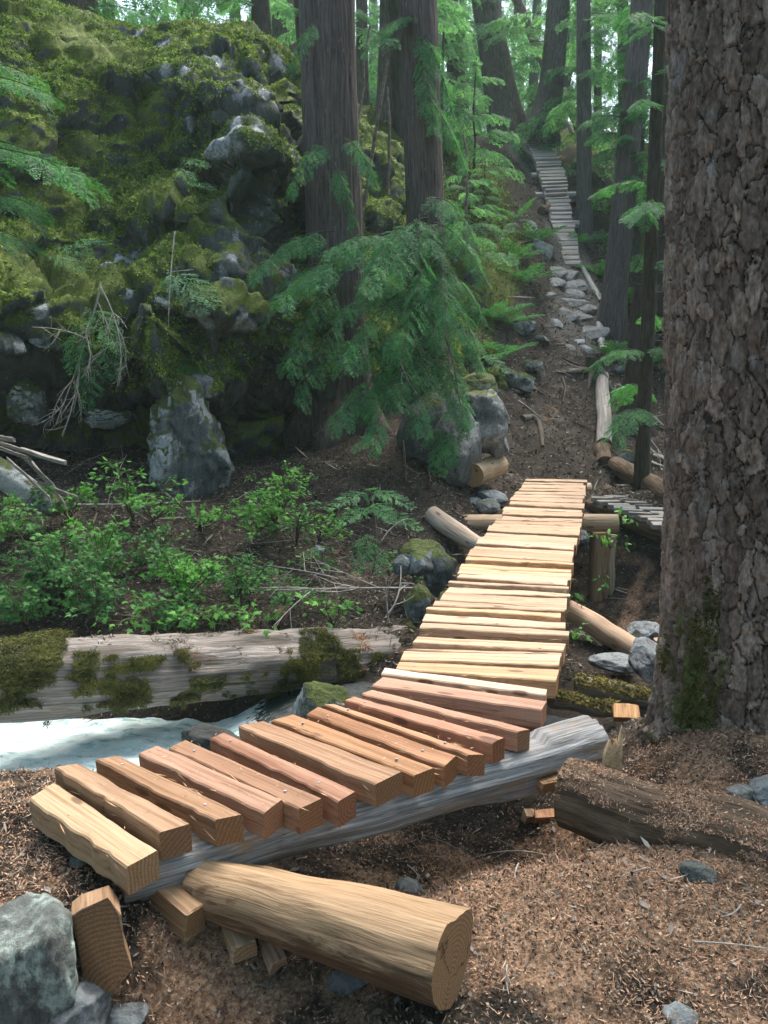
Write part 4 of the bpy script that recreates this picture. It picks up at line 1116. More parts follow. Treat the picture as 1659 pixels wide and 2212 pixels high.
mk("trunk", Vt, Ft, M['plates'], rt, np.stack([zf_, np.cos(thf) * .36, np.sin(thf) * .36], 1), attrs={'plate': np.clip(hgt, 0, 1), 'cell': cd_, 'mossy': np.clip(mossy_t, 0, 1)})
def wmt(c, n):
    z = c[:, 2] - R0[2]; t = np.arctan2(c[:, 1] - R0[1], c[:, 0] - R0[0])
    m = (.85 * np.exp(-((z - .28) / .42) ** 2) * sst(np.sin(t), .35, -.5) * sst(np.cos(t + .1), -.18, -.75)) + .6 * sst(z, .05, -.15) * sst(np.cos(t), -.3, -.9)
    return np.where(m + .8 * fbm(c * np.array([14, 14, 5]), 3, 4) > .6, 1., 0) + 1e-6
p_, q_ = scatter(Vt, Ft, 5000, wmt)
V, F = quadmesh(tuft(p_, q_, .026, .007, .5, .7))
tag(mk("moss", V, F, M['logmoss'], rt, smooth=False), kind='stuff')

# mid-distance trees: (foot px, py, Y, top px at the frame's upper edge, diameter px, bark, label, bough count, z of boughs)
TS = [
 (1100, 268, 25, 1052, 46, 'fir', "leaning reddish trunk on the crest where the old boardwalk tops out", 5),
 (1188, 288, 24, 1207, 44, 'fir', "curved grey trunk with a sweeping root flare right of the boardwalk top", 5),
 (1262, 525, 20, 1260, 29, 'cedar', "slim straight grey trunk right beside the climbing boardwalk", 6),
 (1322, 698, 16, 1387, 46, 'cedar', "leaning grey cedar below the boardwalk on the right slope", 10),
 (1384, 1068, 10, 1428, 27, 'dark', "thin dark trunk standing just beyond the old side boardwalk", 9),
 (1002, 340, 22, 970, 36, 'dark', "dark trunk behind the young hemlock left of the boardwalk top", 6),
 (1075, 275, 29, 1036, 32, 'dark', "dusky trunk half hidden behind the leaning reddish trunk", 4),
 (782, 215, 19, 781, 22, 'fir', "pale thin trunk seen between the two big cedars", 3),
 (838, 245, 17.5, 842, 38, 'fir', "pale grey trunk close behind the slimmer dark cedar", 4),
 (875, 262, 17.2, 868, 34, 'dark', "brown trunk touching the slimmer dark cedar's left side", 3),
 (165, 62, 14.2, 158, 72, 'dark', "broad dark trunk rooted on top of the mossy cliff at upper left", 3),
 (565, 70, 18, 562, 30, 'dark', "dark trunk on the skyline above the mossy cliff", 3),
 (618, 110, 21, 612, 42, 'fir', "pale broad trunk on the skyline next to the widest cedar", 3),
 (668, 130, 16, 655, 34, 'dark', "shadowed trunk hugging the left side of the widest cedar", 2),
 (1290, 330, 26, 1292, 16, 'fir', "thin pole trunk behind the slim straight grey trunk", 3),
 (1420, 640, 15, 1442, 20, 'dark', "thin dark trunk seen right beside the massive plated trunk", 9),
 (1350, 420, 22, 1345, 22, 'fir', "hazy thin trunk behind the leaning grey cedar", 6),
]
for i, (px, py, Y, ptx, dpx, bark, lab, nb) in enumerate(TS):
    b = W(px, py, Y); t = W(ptx, 0, Y * .995)
    r = dpx * Y * 1.03 / 1791 / 2
    tr = thing("conifer_tree", b, lab, "tree", "forest trees")
    lean = (-.9 * r, 0, 0) if i == 1 else None
    _, d = trunk_mesh(b, t, r, r * (.5 if i in (1, 10) else .35), max(t[2] + 4, 13), 48 if Y < 17 else 36, 20 + i, M[bark], tr, r * .07, 5, rows=40, flare_h=1.1, lean=lean, buttress=4 if i in (0, 1) else 0)
    hz_ = t[2] - b[2]
    if Y < 17: nb = int(nb * 1.8)
    for k in range(nb):
        zz = hz_ * ((.42 if i == 3 else .15) + (.58 if i == 3 else .85) * (k + rs.random()) / nb) if Y < 17 else hz_ * (.55 + .6 * (k + rs.random()) / nb)
        an = rs.random() * 6.28
        L = (.9 + .9 * rs.random()) * (1.25 if Y > 17 else .75)
        p = b + d * zz
        dd = np.array([math.cos(an), -abs(math.sin(an)) if rs.random() < .6 else math.sin(an), .15])
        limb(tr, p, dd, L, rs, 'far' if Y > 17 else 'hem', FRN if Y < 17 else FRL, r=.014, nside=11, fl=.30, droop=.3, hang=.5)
# broken snag
sn = W(1368, 930, 12.4); st_ = W(1392, 640, 12.4)
sg = thing("snag", sn, "short broken snag with shredded brown bark below the leaning grey cedar", "snag")
trunk_mesh(sn, st_, .165, .16, st_[2] + .15, 40, 91, M['dark'], sg, .035, 5, rows=30)
# leaning dead poles
for (a, b, r_, lab) in [((905, 330, 15), (1000, -40, 17), .03, None)][:0]:
    pass
def pole(p0, p1, r0, r1, label, mat='twig', cat="pole", name="leaning_pole", seed=0, wob=.03):
    V, F, G, mi = tube(line(p0, p1, 16, wob, seed), np.linspace(r0, r1, 16), 9, r0 * .2, 9, seed)
    return tag(mk(name, V, F, M[mat], None, G, loc=p0), label, cat)
pole(W(768, 545, 11.5), W(838, 130, 11.2), .028, .02, "slanting dead pole between the two big cedars, tilted right", 'twig', seed=2)
pole(W(772, 270, 11.8), W(800, 60, 11.6), .018, .014, "thin dead pole behind the slanting dead pole", 'twig', seed=3)
pole(W(838, 420, 11.5), W(838, 190, 11.3), .022, .015, "upright dead stick crossing the slanting dead pole", 'twig', seed=4)
pole(W(1238, 290, 24.5), W(1205, 230, 25), .06, .05, "short bleached pole leaning at the boardwalk top", 'paletwig', seed=5)
pole(W(1252, 275, 25.5), W(1212, 195, 26), .16, .13, "thick leaning trunk piece behind the curved grey trunk", 'twig', seed=6, cat="log", name="leaning_log")
pole(W(1190, 170, 26), W(1090, -60, 25), .15, .12, "thick dark leaning trunk crossing the bright gap at the top", 'twig', seed=9, cat="log", name="leaning_log")
pole(W(1018, 460, 14), W(1000, 300, 14), .03, .018, "bent dark sapling stem left of the old boardwalk", 'twig', seed=7, wob=.15)

# far forest: crowns shared between trees
def crown_mesh(name, H, z0, nb, seed, Lb, coarse=FRL):
    r_ = np.random.default_rng(seed); Q = []
    for k in range(nb):
        z = z0 + (H - z0) * (k + r_.random()) / nb
        an = k * 2.399 + r_.normal() * .5
        L = Lb * (1 - .75 * (z / H) ** 1.3) * (.7 + .6 * r_.random()) + .3
        P, q = bough(np.array([0, 0, z]), np.array([math.cos(an), math.sin(an), .1]), L, r_, coarse, nside=6, fl=.42, droop=.35, hang=.6, tip=True)
        Q.append(q)
    V, F = quadmesh(np.concatenate(Q))
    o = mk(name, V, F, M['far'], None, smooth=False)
    return o
def far_trunk(H, r, seed):
    V, F, G, mi = tube(line((0, 0, -1), (.2, 0, H), 14, .12, seed), np.linspace(r * 1.25, r * .2, 14), 14, .02, 4, seed)
    return mk("trunk", V, F, M['fir'], None, G)
PRO = []
for k, (H, z0, nb, Lb, r_) in enumerate([(20, .8, 50, 2.5, .22), (17, 3.0, 34, 2.3, .28), (13, .4, 46, 2.0, .14), (22, 6, 32, 2.6, .32), (7, .2, 42, 1.6, .08)]):
    PRO.append((far_trunk(H, r_, 40 + k), crown_mesh("crown", H, z0, nb, 60 + k, Lb)))
FT = []
r_ = np.random.default_rng(9)
cand = [(x, y) for y in (24, 27, 30, 34, 39, 45, 52, 60) for x in np.arange(-.62 * y - 1, .62 * y + 1, 3.4 + y * .035)]
for (x, y) in cand:
    x += r_.normal() * 1.0; y += r_.normal() * 1.2
    if trail_d(np.array([x]), np.array([y]))[0] < 2.0 and y < 28: continue
    if abs(x - (4.2 + (y - 24) * .05)) < 1.5 and y < 36: continue
    if .04 < x / y < .30 and r_.random() < (.66 if y < 32 else .40): continue
    if y > 40 and r_.random() < .45: continue
    if y < 28 and 5 > x > -1: continue
    FT.append((x, y, r_.choice([0, 1, 2, 3, 4], p=[.22, .26, .2, .16, .16]), r_.random() * 6.28, .8 + .45 * r_.random()))
FT += [(x_ * y_, y_, k_, k_ * 1.3 + y_, s_) for x_, y_, k_, s_ in [(.055, 31, 0, .9), (.085, 36, 2, 1.1), (.105, 42, 0, 1.1), (.125, 34, 4, 1.2), (.14, 47, 2, 1.3), (.165, 38, 0, 1.), (.185, 44, 2, 1.2), (.205, 33, 4, 1.3), (.225, 40, 0, 1.), (.15, 56, 0, 1.3), (.09, 54, 0, 1.3), (.03, 38, 2, 1.2)]]
FT += [(5.4, 14.0, 4, 1., .55), (6.3, 16.5, 2, 2., .7), (7.2, 14.5, 4, 3., .8), (7.6, 19, 0, .5, .8), (6.0, 20.5, 2, 4., .8), (8.8, 22, 2, 4.4, 1.), (5.2, 23.5, 4, 4, .9), (9.5, 17, 2, 5.4, 1.), (11.5, 21, 0, 5.4, 1.),
       (1.2, 18.2, 4, 2.2, .5), (.9, 20, 4, 5., .8), (-6.3, 13.2, 4, 0., .8), (-7.6, 15.4, 0, 2., .8), (-5.4, 17.5, 2, 1., .9), (-8.5, 12, 2, 3., .8)]
BEHIND = [(-6.5, 1.5, 0, 1.), (-5., -2.5, 1, 2.), (-2.5, -5, 3, 3.), (1.5, -4.2, 0, 4.), (4.5, -2, 3, 5.), (6.5, 2, 0, .3), (-9, -1, 2, 1.), (-7, -6, 0, 2), (-1, -9, 0, 3), (4, -8, 1, 4), (8, -4, 0, 5), (10, 2, 2, 1), (7.5, 6.5, 1, 2), (-8, 5, 1, 2.4), (9.5, 8, 0, 1.), (-10, 8, 0, 4.), (12, 13, 0, 2.)]  # unseen trees added around the camera to shade the surfaces facing it
FT += [(a, b, c, d, 1.) for a, b, c, d in BEHIND]
LBL = ["tall hazy conifer in the far forest, green to the ground", "tall hazy conifer in the far forest with a bare lower trunk", "slender hazy conifer in the far forest", "tallest hazy conifer in the far forest, crown starting high", "bushy young hemlock in the far forest"]
OWN = {(5.4, 14.0): "small bushy hemlock right of the leaning grey cedar's foot", (6.3, 16.5): "slender conifer behind the thin dark trunk at right", (7.2, 14.5): "bushy hemlock half hidden by the massive plated trunk",
 (7.6, 19): "tall dark conifer behind the massive plated trunk", (6.0, 20.5): "slender conifer filling the gap right of the leaning grey cedar", (8.8, 22): "slender conifer far right on the slope", (5.2, 23.5): "bushy young conifer just right of the boardwalk's top",
 (9.5, 17): "slender leafy conifer hidden far right on the near slope", (11.5, 21): "tall green conifer at the far right of the slope", (1.2, 18.2): "small bushy hemlock on the bank behind the slimmer dark cedar", (.9, 20): "bushy young conifer seen just right of the slimmer dark cedar",
 (-6.3, 13.2): "bushy hemlock on top of the mossy cliff at the left edge", (-7.6, 15.4): "tall green conifer behind the cliff top at the left edge", (-5.4, 17.5): "slender conifer behind the broad trunk on the cliff top", (-8.5, 12): "slender conifer just outside the left edge above the cliff"}
first = [True] * 5
for (x, y, k, a, s_) in FT:
    k = int(k); FTK = (x, y)
    root = bpy.data.objects.new("forest_tree", None); COL.objects.link(root)
    z_ = float(gz(np.array([x]), np.array([y]))[0]) - .1
    root.location = (x, y, z_); root.rotation_euler = (0, 0, a); root.scale = (s_, s_, s_)
    own = OWN.get((float(FTK[0]), float(FTK[1])))
    lab = own or (LBL[k] if y > 24.2 else "tall conifer standing outside the picture")
    tag(root, lab, "tree", "trees: " + lab)
    for src in PRO[k]:
        if first[k]: c = src
        else:
            c = src.copy(); COL.objects.link(c)
        c.parent = root
    first[k] = False

# ------------------------------------------------------------------ old boardwalk climbing the slope
UB = [(1221.6, 1252.7, 570, 570, 17.8), (1203.6, 1245.6, 510, 509, 18.9), (1188.6, 1234.6, 464, 463, 19.8), (1177.6, 1228.6, 418, 415, 20.8), (1168.6, 1221.7, 384, 382, 21.6), (1156.6, 1208.6, 348, 346, 22.5),
      (1146.6, 1200.6, 326, 326, 23.1), (1128.6, 1180.6, 309, 308, 23.7), (1112.6, 1158.6, 292, 296, 24.3), (1078.6, 1114.6, 272, 281, 25.2)]
UL = np.array([W(a, c, y) for a, b, c, d, y in UB]); UR = np.array([W(b, d, y + .05) for a, b, c, d, y in UB])
ul = np.concatenate([[0], np.cumsum(np.linalg.norm(np.diff((UL + UR) / 2, axis=0), axis=1))])
def uat(s_, A): return np.array([np.interp(s_, ul, A[:, k]) for k in range(3)])
ubw = thing("boardwalk", (UL[0] + UR[0]) / 2, "old grey boardwalk of split slats climbing the far slope like a ladder", "boardwalk")
nsl = 40
for i in range(nsl):
    s0 = ul[-1] * i / nsl; s1 = s0 + ul[-1] / nsl * (.56 + .14 * R.random())
    jl, jr = .02 * R.normal(), .02 * R.normal()
    a, b, c, d = uat(s1, UL), uat(s1, UR), uat(s0, UL), uat(s0, UR)
    ax = nrm(b - a)
    plank(a - ax * jl, b + ax * jr, c - ax * jl, d + ax * jr, .05, 700 + i, "plank", ubw, (.5, .5, .5), [M['greyplank'], M['greyplank']], wave=.012, zt=.008 * R.normal(), m=5)
for f in (.1, .9):
    P = np.array([uat(s_, UL) * (1 - f) + uat(s_, UR) * f + np.array([0, 0, -.13]) for s_ in np.linspace(0, ul[-1], 14)])
    V, F, G, mi = tube(P, .07, 10, .01, 6, 4)
    mk("stringer_log", V, F, [M['oldlog'], M['end']], ubw, G, mi, color=(.2, .15, .1))
for t_, ex in ((.28, .5), (.46, .9), (.60, .25)):
    c0 = uat(ul[-1] * t_, UL) + np.array([-ex * .6, 0, -.25]); c1 = uat(ul[-1] * t_, UR) + np.array([ex * .35, 0, -.25])
    V, F, G, mi = tube(line(c0, c1, 8), .09, 12, .01, 6, 4)
    mk("crossbeam", V, F, [M['grey'], M['end']], ubw, G, mi, color=(.35, .3, .25))

# old side boardwalk on a log at right
sb0 = WZ(1278, 1092, -.22); sb1 = WZ(1475, 1160, -.24)
side = thing("side_boardwalk", sb0, "old side boardwalk of short grey slats on a dark log, running behind the big trunk", "boardwalk")
V, F, G, mi = log_mesh(sb0, sb1, .11, .13, n=24, m=24, bump=.02, seed=81)
mk("stringer_log", V, F, [M['rotlog'], M['end']], side, G, mi, color=(.2, .14, .09))
V, F, G, mi = log_mesh(WZ(1310, 1062, -.22), WZ(1490, 1112, -.22), .08, .09, n=16, m=16, bump=.02, seed=82)
mk("stringer_log", V, F, [M['rotlog'], M['end']], side, G, mi, color=(.2, .14, .09))
u_ = nrm((sb1 - sb0) * np.array([1, 1, 0])); v_ = np.array([-u_[1], u_[0], 0])
k = 0
for row, lst in enumerate([[(645, 205), (700, 208), (780, 232), (855, 262), (940, 292), (1030, 327), (1130, 367), (1240, 400)], [(500, 215), (585, 250), (660, 285), (735, 312), (820, 342), (900, 372), (1000, 410), (1110, 440), (1170, 482), (1260, 520)]]):
    for (a, b) in lst:
        c = WZ((1800 + .3164 * a) * .6636, (1550 + .3164 * b) * .6636, -.075 - .01 * R.random())
        w2, d2 = .115 + .02 * R.random(), .05 + .008 * R.random()
        vv = nrm(np.array([1.0, -.12 + .1 * R.normal(), 0])); uu = np.array([-vv[1], vv[0], 0])
        plank(c - vv * w2 + uu * d2, c + vv * w2 + uu * d2, c - vv * w2 - uu * d2, c + vv * w2 - uu * d2, .05, 900 + k, "slat", side, (.5, .5, .5), [M['greyplank'], M['greyplank']], wave=.006, m=4); k += 1

# ------------------------------------------------------------------ trail stones, logs, stump, roots
for i, (px, py, wpx, lab) in enumerate([
    (1193, 613, 34, "squarish pale stone at the left of the stepped trail"), (1227, 597, 38, "highest stone step just under the old boardwalk"), (1230, 618, 46, "long stone step below the highest one"),
    (1232, 637, 40, "narrow stone step in the middle of the stepped trail"), (1236, 655, 66, "largest slanting slab of the stepped trail"), (1262, 667, 46, "pale slab at the right edge of the stepped trail by the bleached log"),
    (1218, 681, 46, "grey slab lower left of the largest slanting slab"), (1248, 686, 42, "pale step stone under the slab by the bleached log"), (1266, 722, 56, "bright blocky white stone lower down the trail"),
    (1242, 738, 26, "stone leaning on the left of the bright blocky stone"), (1224, 752, 24, "small round stone left of the dirt step"), (1257, 757, 30, "small pale stone below the bright blocky stone"),
    (1238, 802, 40, "half buried pale stone left of the stump"), (1196, 700, 34, "tilted stone edging the trail's left side"), (1178, 640, 26, "small stone at the foot of the left mossy bank"), (1312, 770, 26, "white stone right behind the stump"), (1322, 742, 22, "pale pebble in the litter right of the trail"),
    (1166, 540, 32, "long grey bedrock slab left of the boardwalk's foot"), (1144, 492, 20, "grey bedrock slab higher up beside the boardwalk"), (1193, 590, 40, "chipped slab under the long grey bedrock slab")]):
    c = WG(px, py, -.045); sz = wpx * c[1] * 1.03 / 1791 / 2 * 1.6
    long_ = lab.startswith("long grey bed") or lab.startswith("grey bed")
    V, F = rock_mesh(c, (sz, sz * (1.5 if long_ else .85), sz * (.5 if long_ else .3)), 400 + i, planes=9, flat=.42, rough=.05, rz=R.random() * .8, tilt=(.45 if not long_ else .75, .12 * R.normal()))
    tag(mk("trail_stone", V, F, M['slate'], None, loc=c, smooth=False), lab, "stone", "stones of the trail")
def glog(px0, py0, px1, py1, r0, r1, label, mat='oldlog', dz=.0, name="log", color=(.15, .115, .085), seed=1, bump=.012, lift=None):
    a, b = WG(px0, py0, dz), WG(px1, py1, dz)
    if lift: a[2] += lift[0]; b[2] += lift[1]
    V, F, G, mi = log_mesh(a, b, r0, r1, n=20, m=20, bump=bump, seed=seed, wob=.02, ridge=lambda q, th: -.014 * np.abs(fbm(q * np.array([1.0, 16, 16]), 2, 33)))
    return tag(mk(name, V, F, [M[mat], M['end']], None, G, mi, color=color, loc=a), label, "log")
glog(1306, 960, 1302, 812, .115, .11, "pale furrowed log edging the trail, pointing up the slope", 'greyplank', .07, seed=5)
glog(1304, 1000, 1300, 965, .12, .12, "dark end of an older log under the pale furrowed log", 'rotlog', .02, seed=6)
glog(1258, 580, 1299, 652, .07, .06, "long bleached log beside the stepped trail", 'grey', .03, seed=7)
glog(1293, 700, 1303, 756, .065, .07, "short bleached log above the stump", 'grey', .04, seed=8)
glog(1300, 705, 1372, 735, .085, .08, "dark log running right from the trail edge", 'rotlog', .05, seed=9)
glog(1330, 1005, 1470, 1085, .12, .15, "dark fallen log behind the old side boardwalk", 'rotlog', .03, seed=10)
glog(1170, 455, 1240, 430, .1, .1, "dark beam crossing under the climbing boardwalk", 'rotlog', .1, seed=11)
put_log("log", LW, W(1020, 1027, 9.3), W(1078, 1005, 9.85), .135, .13, None, (.40, .30, .20), "short cut log, its dark round sawn face to the camera, beside the blue-grey slabs", "log", seed=71, bump=.01)
# stump
sc0 = WG(1283, 812, 0.)
stp = thing("stump", sc0, "dark cut stump with spreading roots in the trail", "stump")
V, F, G, mi = tube(line(sc0 - [0, 0, .2], sc0 + [.02, 0, .30], 14, .0), np.concatenate([np.linspace(.27, .185, 7), np.linspace(.183, .175, 7)]), 28, .02, 5, 6, True, ridge=lambda q, th: .03 * np.cos(5 * th + 1) * np.clip(1 - q[:, 0] / .35, 0, 1))
mk("trunk", V, F, [M['dark'], M['end']], stp, G, mi, color=(.2, .16, .12))
for a in (200, 245, 300, 160):
    an = math.radians(a); L = .45 + .3 * R.random()
    e = sc0 + np.array([math.cos(an) * L, math.sin(an) * L, 0]); e = gp(e[0], e[1], .0)
    V, F, G, mi = tube(bez(sc0 + [math.cos(an) * .12, math.sin(an) * .12, .1], sc0 + [math.cos(an) * L * .5, math.sin(an) * L * .5, .06], e, 10), np.linspace(.06, .018, 10), 9, .01, 8, a)
    mk("root", V, F, M['rootbark'], stp, G)
def groot(pts, r, label, mat='rootbark', name="root", seed=0):
    P = np.array([WG(a, b, .02) for a, b in pts])
    t = np.linspace(0, len(P) - 1, 24)
    Q = np.stack([np.interp(t, np.arange(len(P)), P[:, k]) for k in range(3)], 1)
    Q = np.stack([np.convolve(np.pad(Q[:, k], 2, mode='edge'), np.ones(5) / 5, 'valid') for k in range(3)], 1)
    V, F, G, mi = tube(Q, np.linspace(r, r * .4, 24), 9, r * .2, 9, seed)
    return tag(mk(name, V, F, M[mat], None, G, loc=Q[0]), label, "root")
groot([(1125, 905), (1150, 900), (1165, 915), (1170, 945), (1172, 965)], .055, "thick bent root arching out of the trail's left bank", seed=1)
groot([(1205, 768), (1225, 778), (1255, 790)], .03, "dark root crossing the trail above the stump", seed=2)
groot([(1215, 815), (1222, 840), (1215, 870)], .018, "thin root winding down the trail left of the stump", seed=3)
groot([(1118, 865), (1140, 880), (1168, 903)], .016, "pale straight root above the thick bent root", 'paletwig', seed=4)
groot([(1100, 840), (1130, 850), (1150, 838), (1175, 852)], .022, "dark tangled root on the left bank beside the trail", seed=5)
groot([(1330, 870), (1380, 905), (1440, 930)], .03, "long dark root right of the pale furrowed log", seed=6)

# broken trunk at the left edge
bt0 = W(-70, 985, 7.6); bt1 = W(128, 1098, 7.5)
bt = thing("broken_trunk", bt0, "broken mossy trunk with splintered grey boards sticking up at the left edge", "log")
V, F, G, mi = log_mesh(bt0, bt1, .16, .10, n=26, m=26, bump=.025, seed=85)
mk("trunk", V, F, [M['rockmoss'], M['end']], bt, G, mi, color=(.25, .2, .15))
for i, (a, b, c, d, w_) in enumerate([(-60, 935, 78, 978, .07), (-40, 950, 60, 985, .08), (40, 975, 120, 1050, .07), (60, 985, 140, 1085, .06), (50, 968, 140, 995, .04), (90, 1040, 165, 1072, .035), (-30, 940, 30, 945, .05), (20, 990, 105, 1070, .05)]):
    p0, p1 = W(a, b, 7.45 - .03 * i), W(c, d, 7.3 - .03 * i)
    q = nrm(np.cross(p1 - p0, [0, .4, 1.])) * w_
    plank(p0 - q, p1 - q * .5, p0 + q, p1 + q * .4, .035, 950 + i, "splinter", bt, (.4, .36, .33), [M['greyplank'], M['greyplank']], wave=.02, m=6)

# ------------------------------------------------------------------ bare twigs and branches
def twig_mesh(p0, d, L, r, rs, depth=2, kids=5, curl=.25, g=0.):
    out = []
    d = nrm(d)
    p1 = p0 + d * L * .5 + curl * L * rs.normal(size=3) * .5; p2 = p0 + d * L + curl * L * rs.normal(size=3) * .5 + np.array([0, 0, -g * L])
    P = bez(p0, p1, p2, 8 if depth else 5)
    V, F, G, mi = tube(P, np.linspace(r, r * .35, len(P)), 5 if depth else 4, caps=False)
    out.append((V, F))
    if depth:
        for k in range(kids):
            t = .25 + .7 * (k + rs.random()) / kids; q = P[int(t * (len(P) - 1))]
            out += twig_mesh(q, d + .75 * rs.normal(size=3), L * (.25 + .3 * rs.random()), r * .5, rs, depth - 1, max(2, kids - 2), curl, g)
    return out
def join(parts):
    Vs, Fs, o = [], [], 0
    for V, F in parts:
        Vs.append(V); Fs += [tuple(i + o for i in f) for f in F]; o += len(V)
    return np.concatenate(Vs), Fs
def branch(name, p0, d, L, r, label, mat='paletwig', seed=0, cat="branch", **k):
    V, F = join(twig_mesh(np.array(p0, float), d, L, r, np.random.default_rng(seed), **k))
    return tag(mk(name, V, F, M[mat], None, loc=p0), label, cat)
def between(px, py, Y, px2, py2, Y2): return W(px, py, Y), W(px2, py2, Y2) - W(px, py, Y)
p, d = between(905, 1270, 6.3, 560, 1290, 6.0); branch("fallen_branch", p, d, np.linalg.norm(d) * .9, .009, "long pale forked branch lying across the far bank towards the bridge", seed=1, kids=6, curl=.12)
p, d = between(835, 1330, 6.0, 890, 1255, 6.1); branch("fallen_branch", p, d, .38, .009, "bleached crooked twig standing up behind the huge log's right end", seed=2, kids=3)
p, d = between(730, 1250, 6.3, 590, 1215, 6.5); branch("fallen_branch", p, d, .6, .006, "thin pale twigs above the long forked branch", seed=3, kids=6)
p, d = between(840, 1345, 6.0, 830, 1240, 6.0); branch("fallen_branch", p, d, .36, .008, "upright white forked stick behind the huge log near the bridge", seed=4, kids=2, curl=.1)
p, d = between(160, 1090, 7.6, 420, 1085, 7.6); branch("fallen_branch", p, d, 1.15, .010, "long thin stick lying level below the tall pillar rock", seed=5, kids=4, curl=.06)
p, d = between(340, 1180, 6.9, 345, 1250, 6.8); branch("dead_stick", p, -np.array([0, 0, 1.]) * .3 + d * .1, .32, .016, "short pale broken stick standing in the shrubs", seed=6, depth=0)
p, d = between(220, 610, 8.6, 150, 860, 8.5); branch("hanging_branch", p, d, 1.2, .012, "bare tangled branch hanging down the cliff at left", seed=7, kids=9, curl=.25, g=.1, depth=2)
p, d = between(215, 615, 8.5, 290, 800, 8.5); branch("hanging_branch", p, d, .9, .008, "thinner bare branch hanging right of the tangled one", seed=17, kids=8, curl=.2, g=.15, depth=2)
p, d = between(378, 500, 9.0, 372, 790, 8.6); branch("hanging_branch", p, d, 1.45, .008, "long pale vine-like twig hanging in front of the cliff", seed=8, kids=2, curl=.05, depth=1)
p, d = between(860, 760, 8.8, 925, 880, 8.7); branch("bare_twig", p, d, .6, .007, "bare fine twigs among the drooping boughs", 'paletwig', 9, kids=7)
p, d = between(1000, 840, 9.2, 930, 940, 9.2); branch("bare_twig", p, d, .6, .008, "curling bare twig over the blue-grey slab rocks", seed=10, kids=4)
p, d = between(870, 950, 9.0, 885, 1060, 8.9); branch("bare_twig", p, d, .55, .012, "dark crooked stick at the left of the slab rocks", 'twig', seed=11, kids=2)
p, d = between(880, 1120, 7.8, 830, 1150, 7.6); branch("fallen_branch", p, d, .4, .009, "short pale stick left of the leaning brace log", seed=12, kids=2)
for i, (a, b, c, e, lab) in enumerate([(1395, 880, 1450, 950, "grey stick in the brush behind the thin dark trunk"), (1390, 960, 1448, 1000, "bleached splintered stick near the white wood shards"), (1330, 830, 1400, 850, "thin stick right of the stump"), (1405, 700, 1380, 780, "fine pale twig hanging by the thin dark trunk"), (1350, 905, 1430, 985, "long grey stick lying down the right slope"), (1300, 740, 1380, 770, "bleached twig beside the short bleached log")]):
    p, q = WG(a, b, .05), WG(c, e, .05)
    branch("fallen_branch", p, q - p, np.linalg.norm(q - p), .012, lab, seed=30 + i, kids=4, curl=.1)
for i, (a, b, lab) in enumerate([(1432, 985, "long white split shard in the brush right of the thin dark trunk"), (1445, 1020, "small white split shard near the big trunk's edge"), (1418, 1000, "thin white split shard left of the long one")]):
    c = WG(a, b, .05); q = np.array([.10 - .02 * i, -.12, -.02]); s_ = np.array([.018, .01, .02])
    plank(c - q - s_, c + q - s_ * .3, c - q + s_, c + q + s_ * .3, .012, 970 + i, "wood_shard", None, (.62, .56, .48), [M['wood'], M['wood']], wave=.012, m=5)
    tag(bpy.data.objects["wood_shard" + ("" if i == 0 else ".%03d" % i)], lab, "shard")
# shavings and roots in the foreground
for i, (a, b, c, e, lab) in enumerate([(880, 1872, 915, 1905, "thin curved root fibre in the sawdust behind the cut log"), (1120, 1870, 1105, 1900, "short pale fibre standing in the sawdust"), (1095, 2090, 1100, 2160, "pale flat splinter lying near the cut log's sawn end"), (1395, 1880, 1345, 1895, "root fibres frayed at the rotten log's edge"), (1500, 2040, 1659, 2070, "thin grey twig at the lower right edge"), (1600, 1960, 1545, 1980, "short twig above the thin grey twig at right"), (660, 2010, 760, 2075, "loose bark strand hanging along the cut log"), (1180, 1850, 960, 1880, "faint reddish stick in the sawdust under the stringer")]):
    p, q = WG(a, b, .012), WG(c, e, .012)
    branch("fibre_twig", p + [0, 0, .01], q - p, max(.06, np.linalg.norm(q - p)), .0035, lab, seed=50 + i, kids=3, depth=1, curl=.2, cat="twig")

# ------------------------------------------------------------------ leafy plants
def star_leaf():
    an = np.array([-180, -128, -100, -70, -48, -24, 0, 24, 48, 70, 100, 128]); rr_ = np.array([.10, .42, .28, .72, .40, .55, 1.0, .55, .40, .72, .28, .42])
    th = np.radians(an)
    V = np.stack([rr_ * np.cos(th) * .75 + .25, rr_ * np.sin(th) * .75, -.18 * np.abs(rr_ * np.sin(th)) - .1 * (rr_ * np.cos(th)) ** 2], 1)
    V = np.concatenate([V, [[.25, 0, .03]]])
    n = len(an)
    return V, [(i, (i + 1) % n, n) for i in range(n)]
LV, LF = star_leaf()
LFa = np.array(LF)
def oval_leaf():
    V = np.array([[0, 0, 0], [.3, .22, -.05], [.7, .2, -.08], [1, 0, -.12], [.7, -.2, -.08], [.3, -.22, -.05], [.5, 0, .02]])
    return V, np.array([(i, (i + 1) % 6, 6) for i in range(6)])
OV, OFa = oval_leaf()
_leafmesh = {}
def leaf_mesh(kind, mat):
    if (kind, mat) not in _leafmesh:
        o = mk("leaf", LV if kind == 'star' else OV, LFa if kind == 'star' else OFa, M[mat])
        _leafmesh[(kind, mat)] = o.data
        bpy.data.objects.remove(o)
    return _leafmesh[(kind, mat)]
from mathutils import Matrix
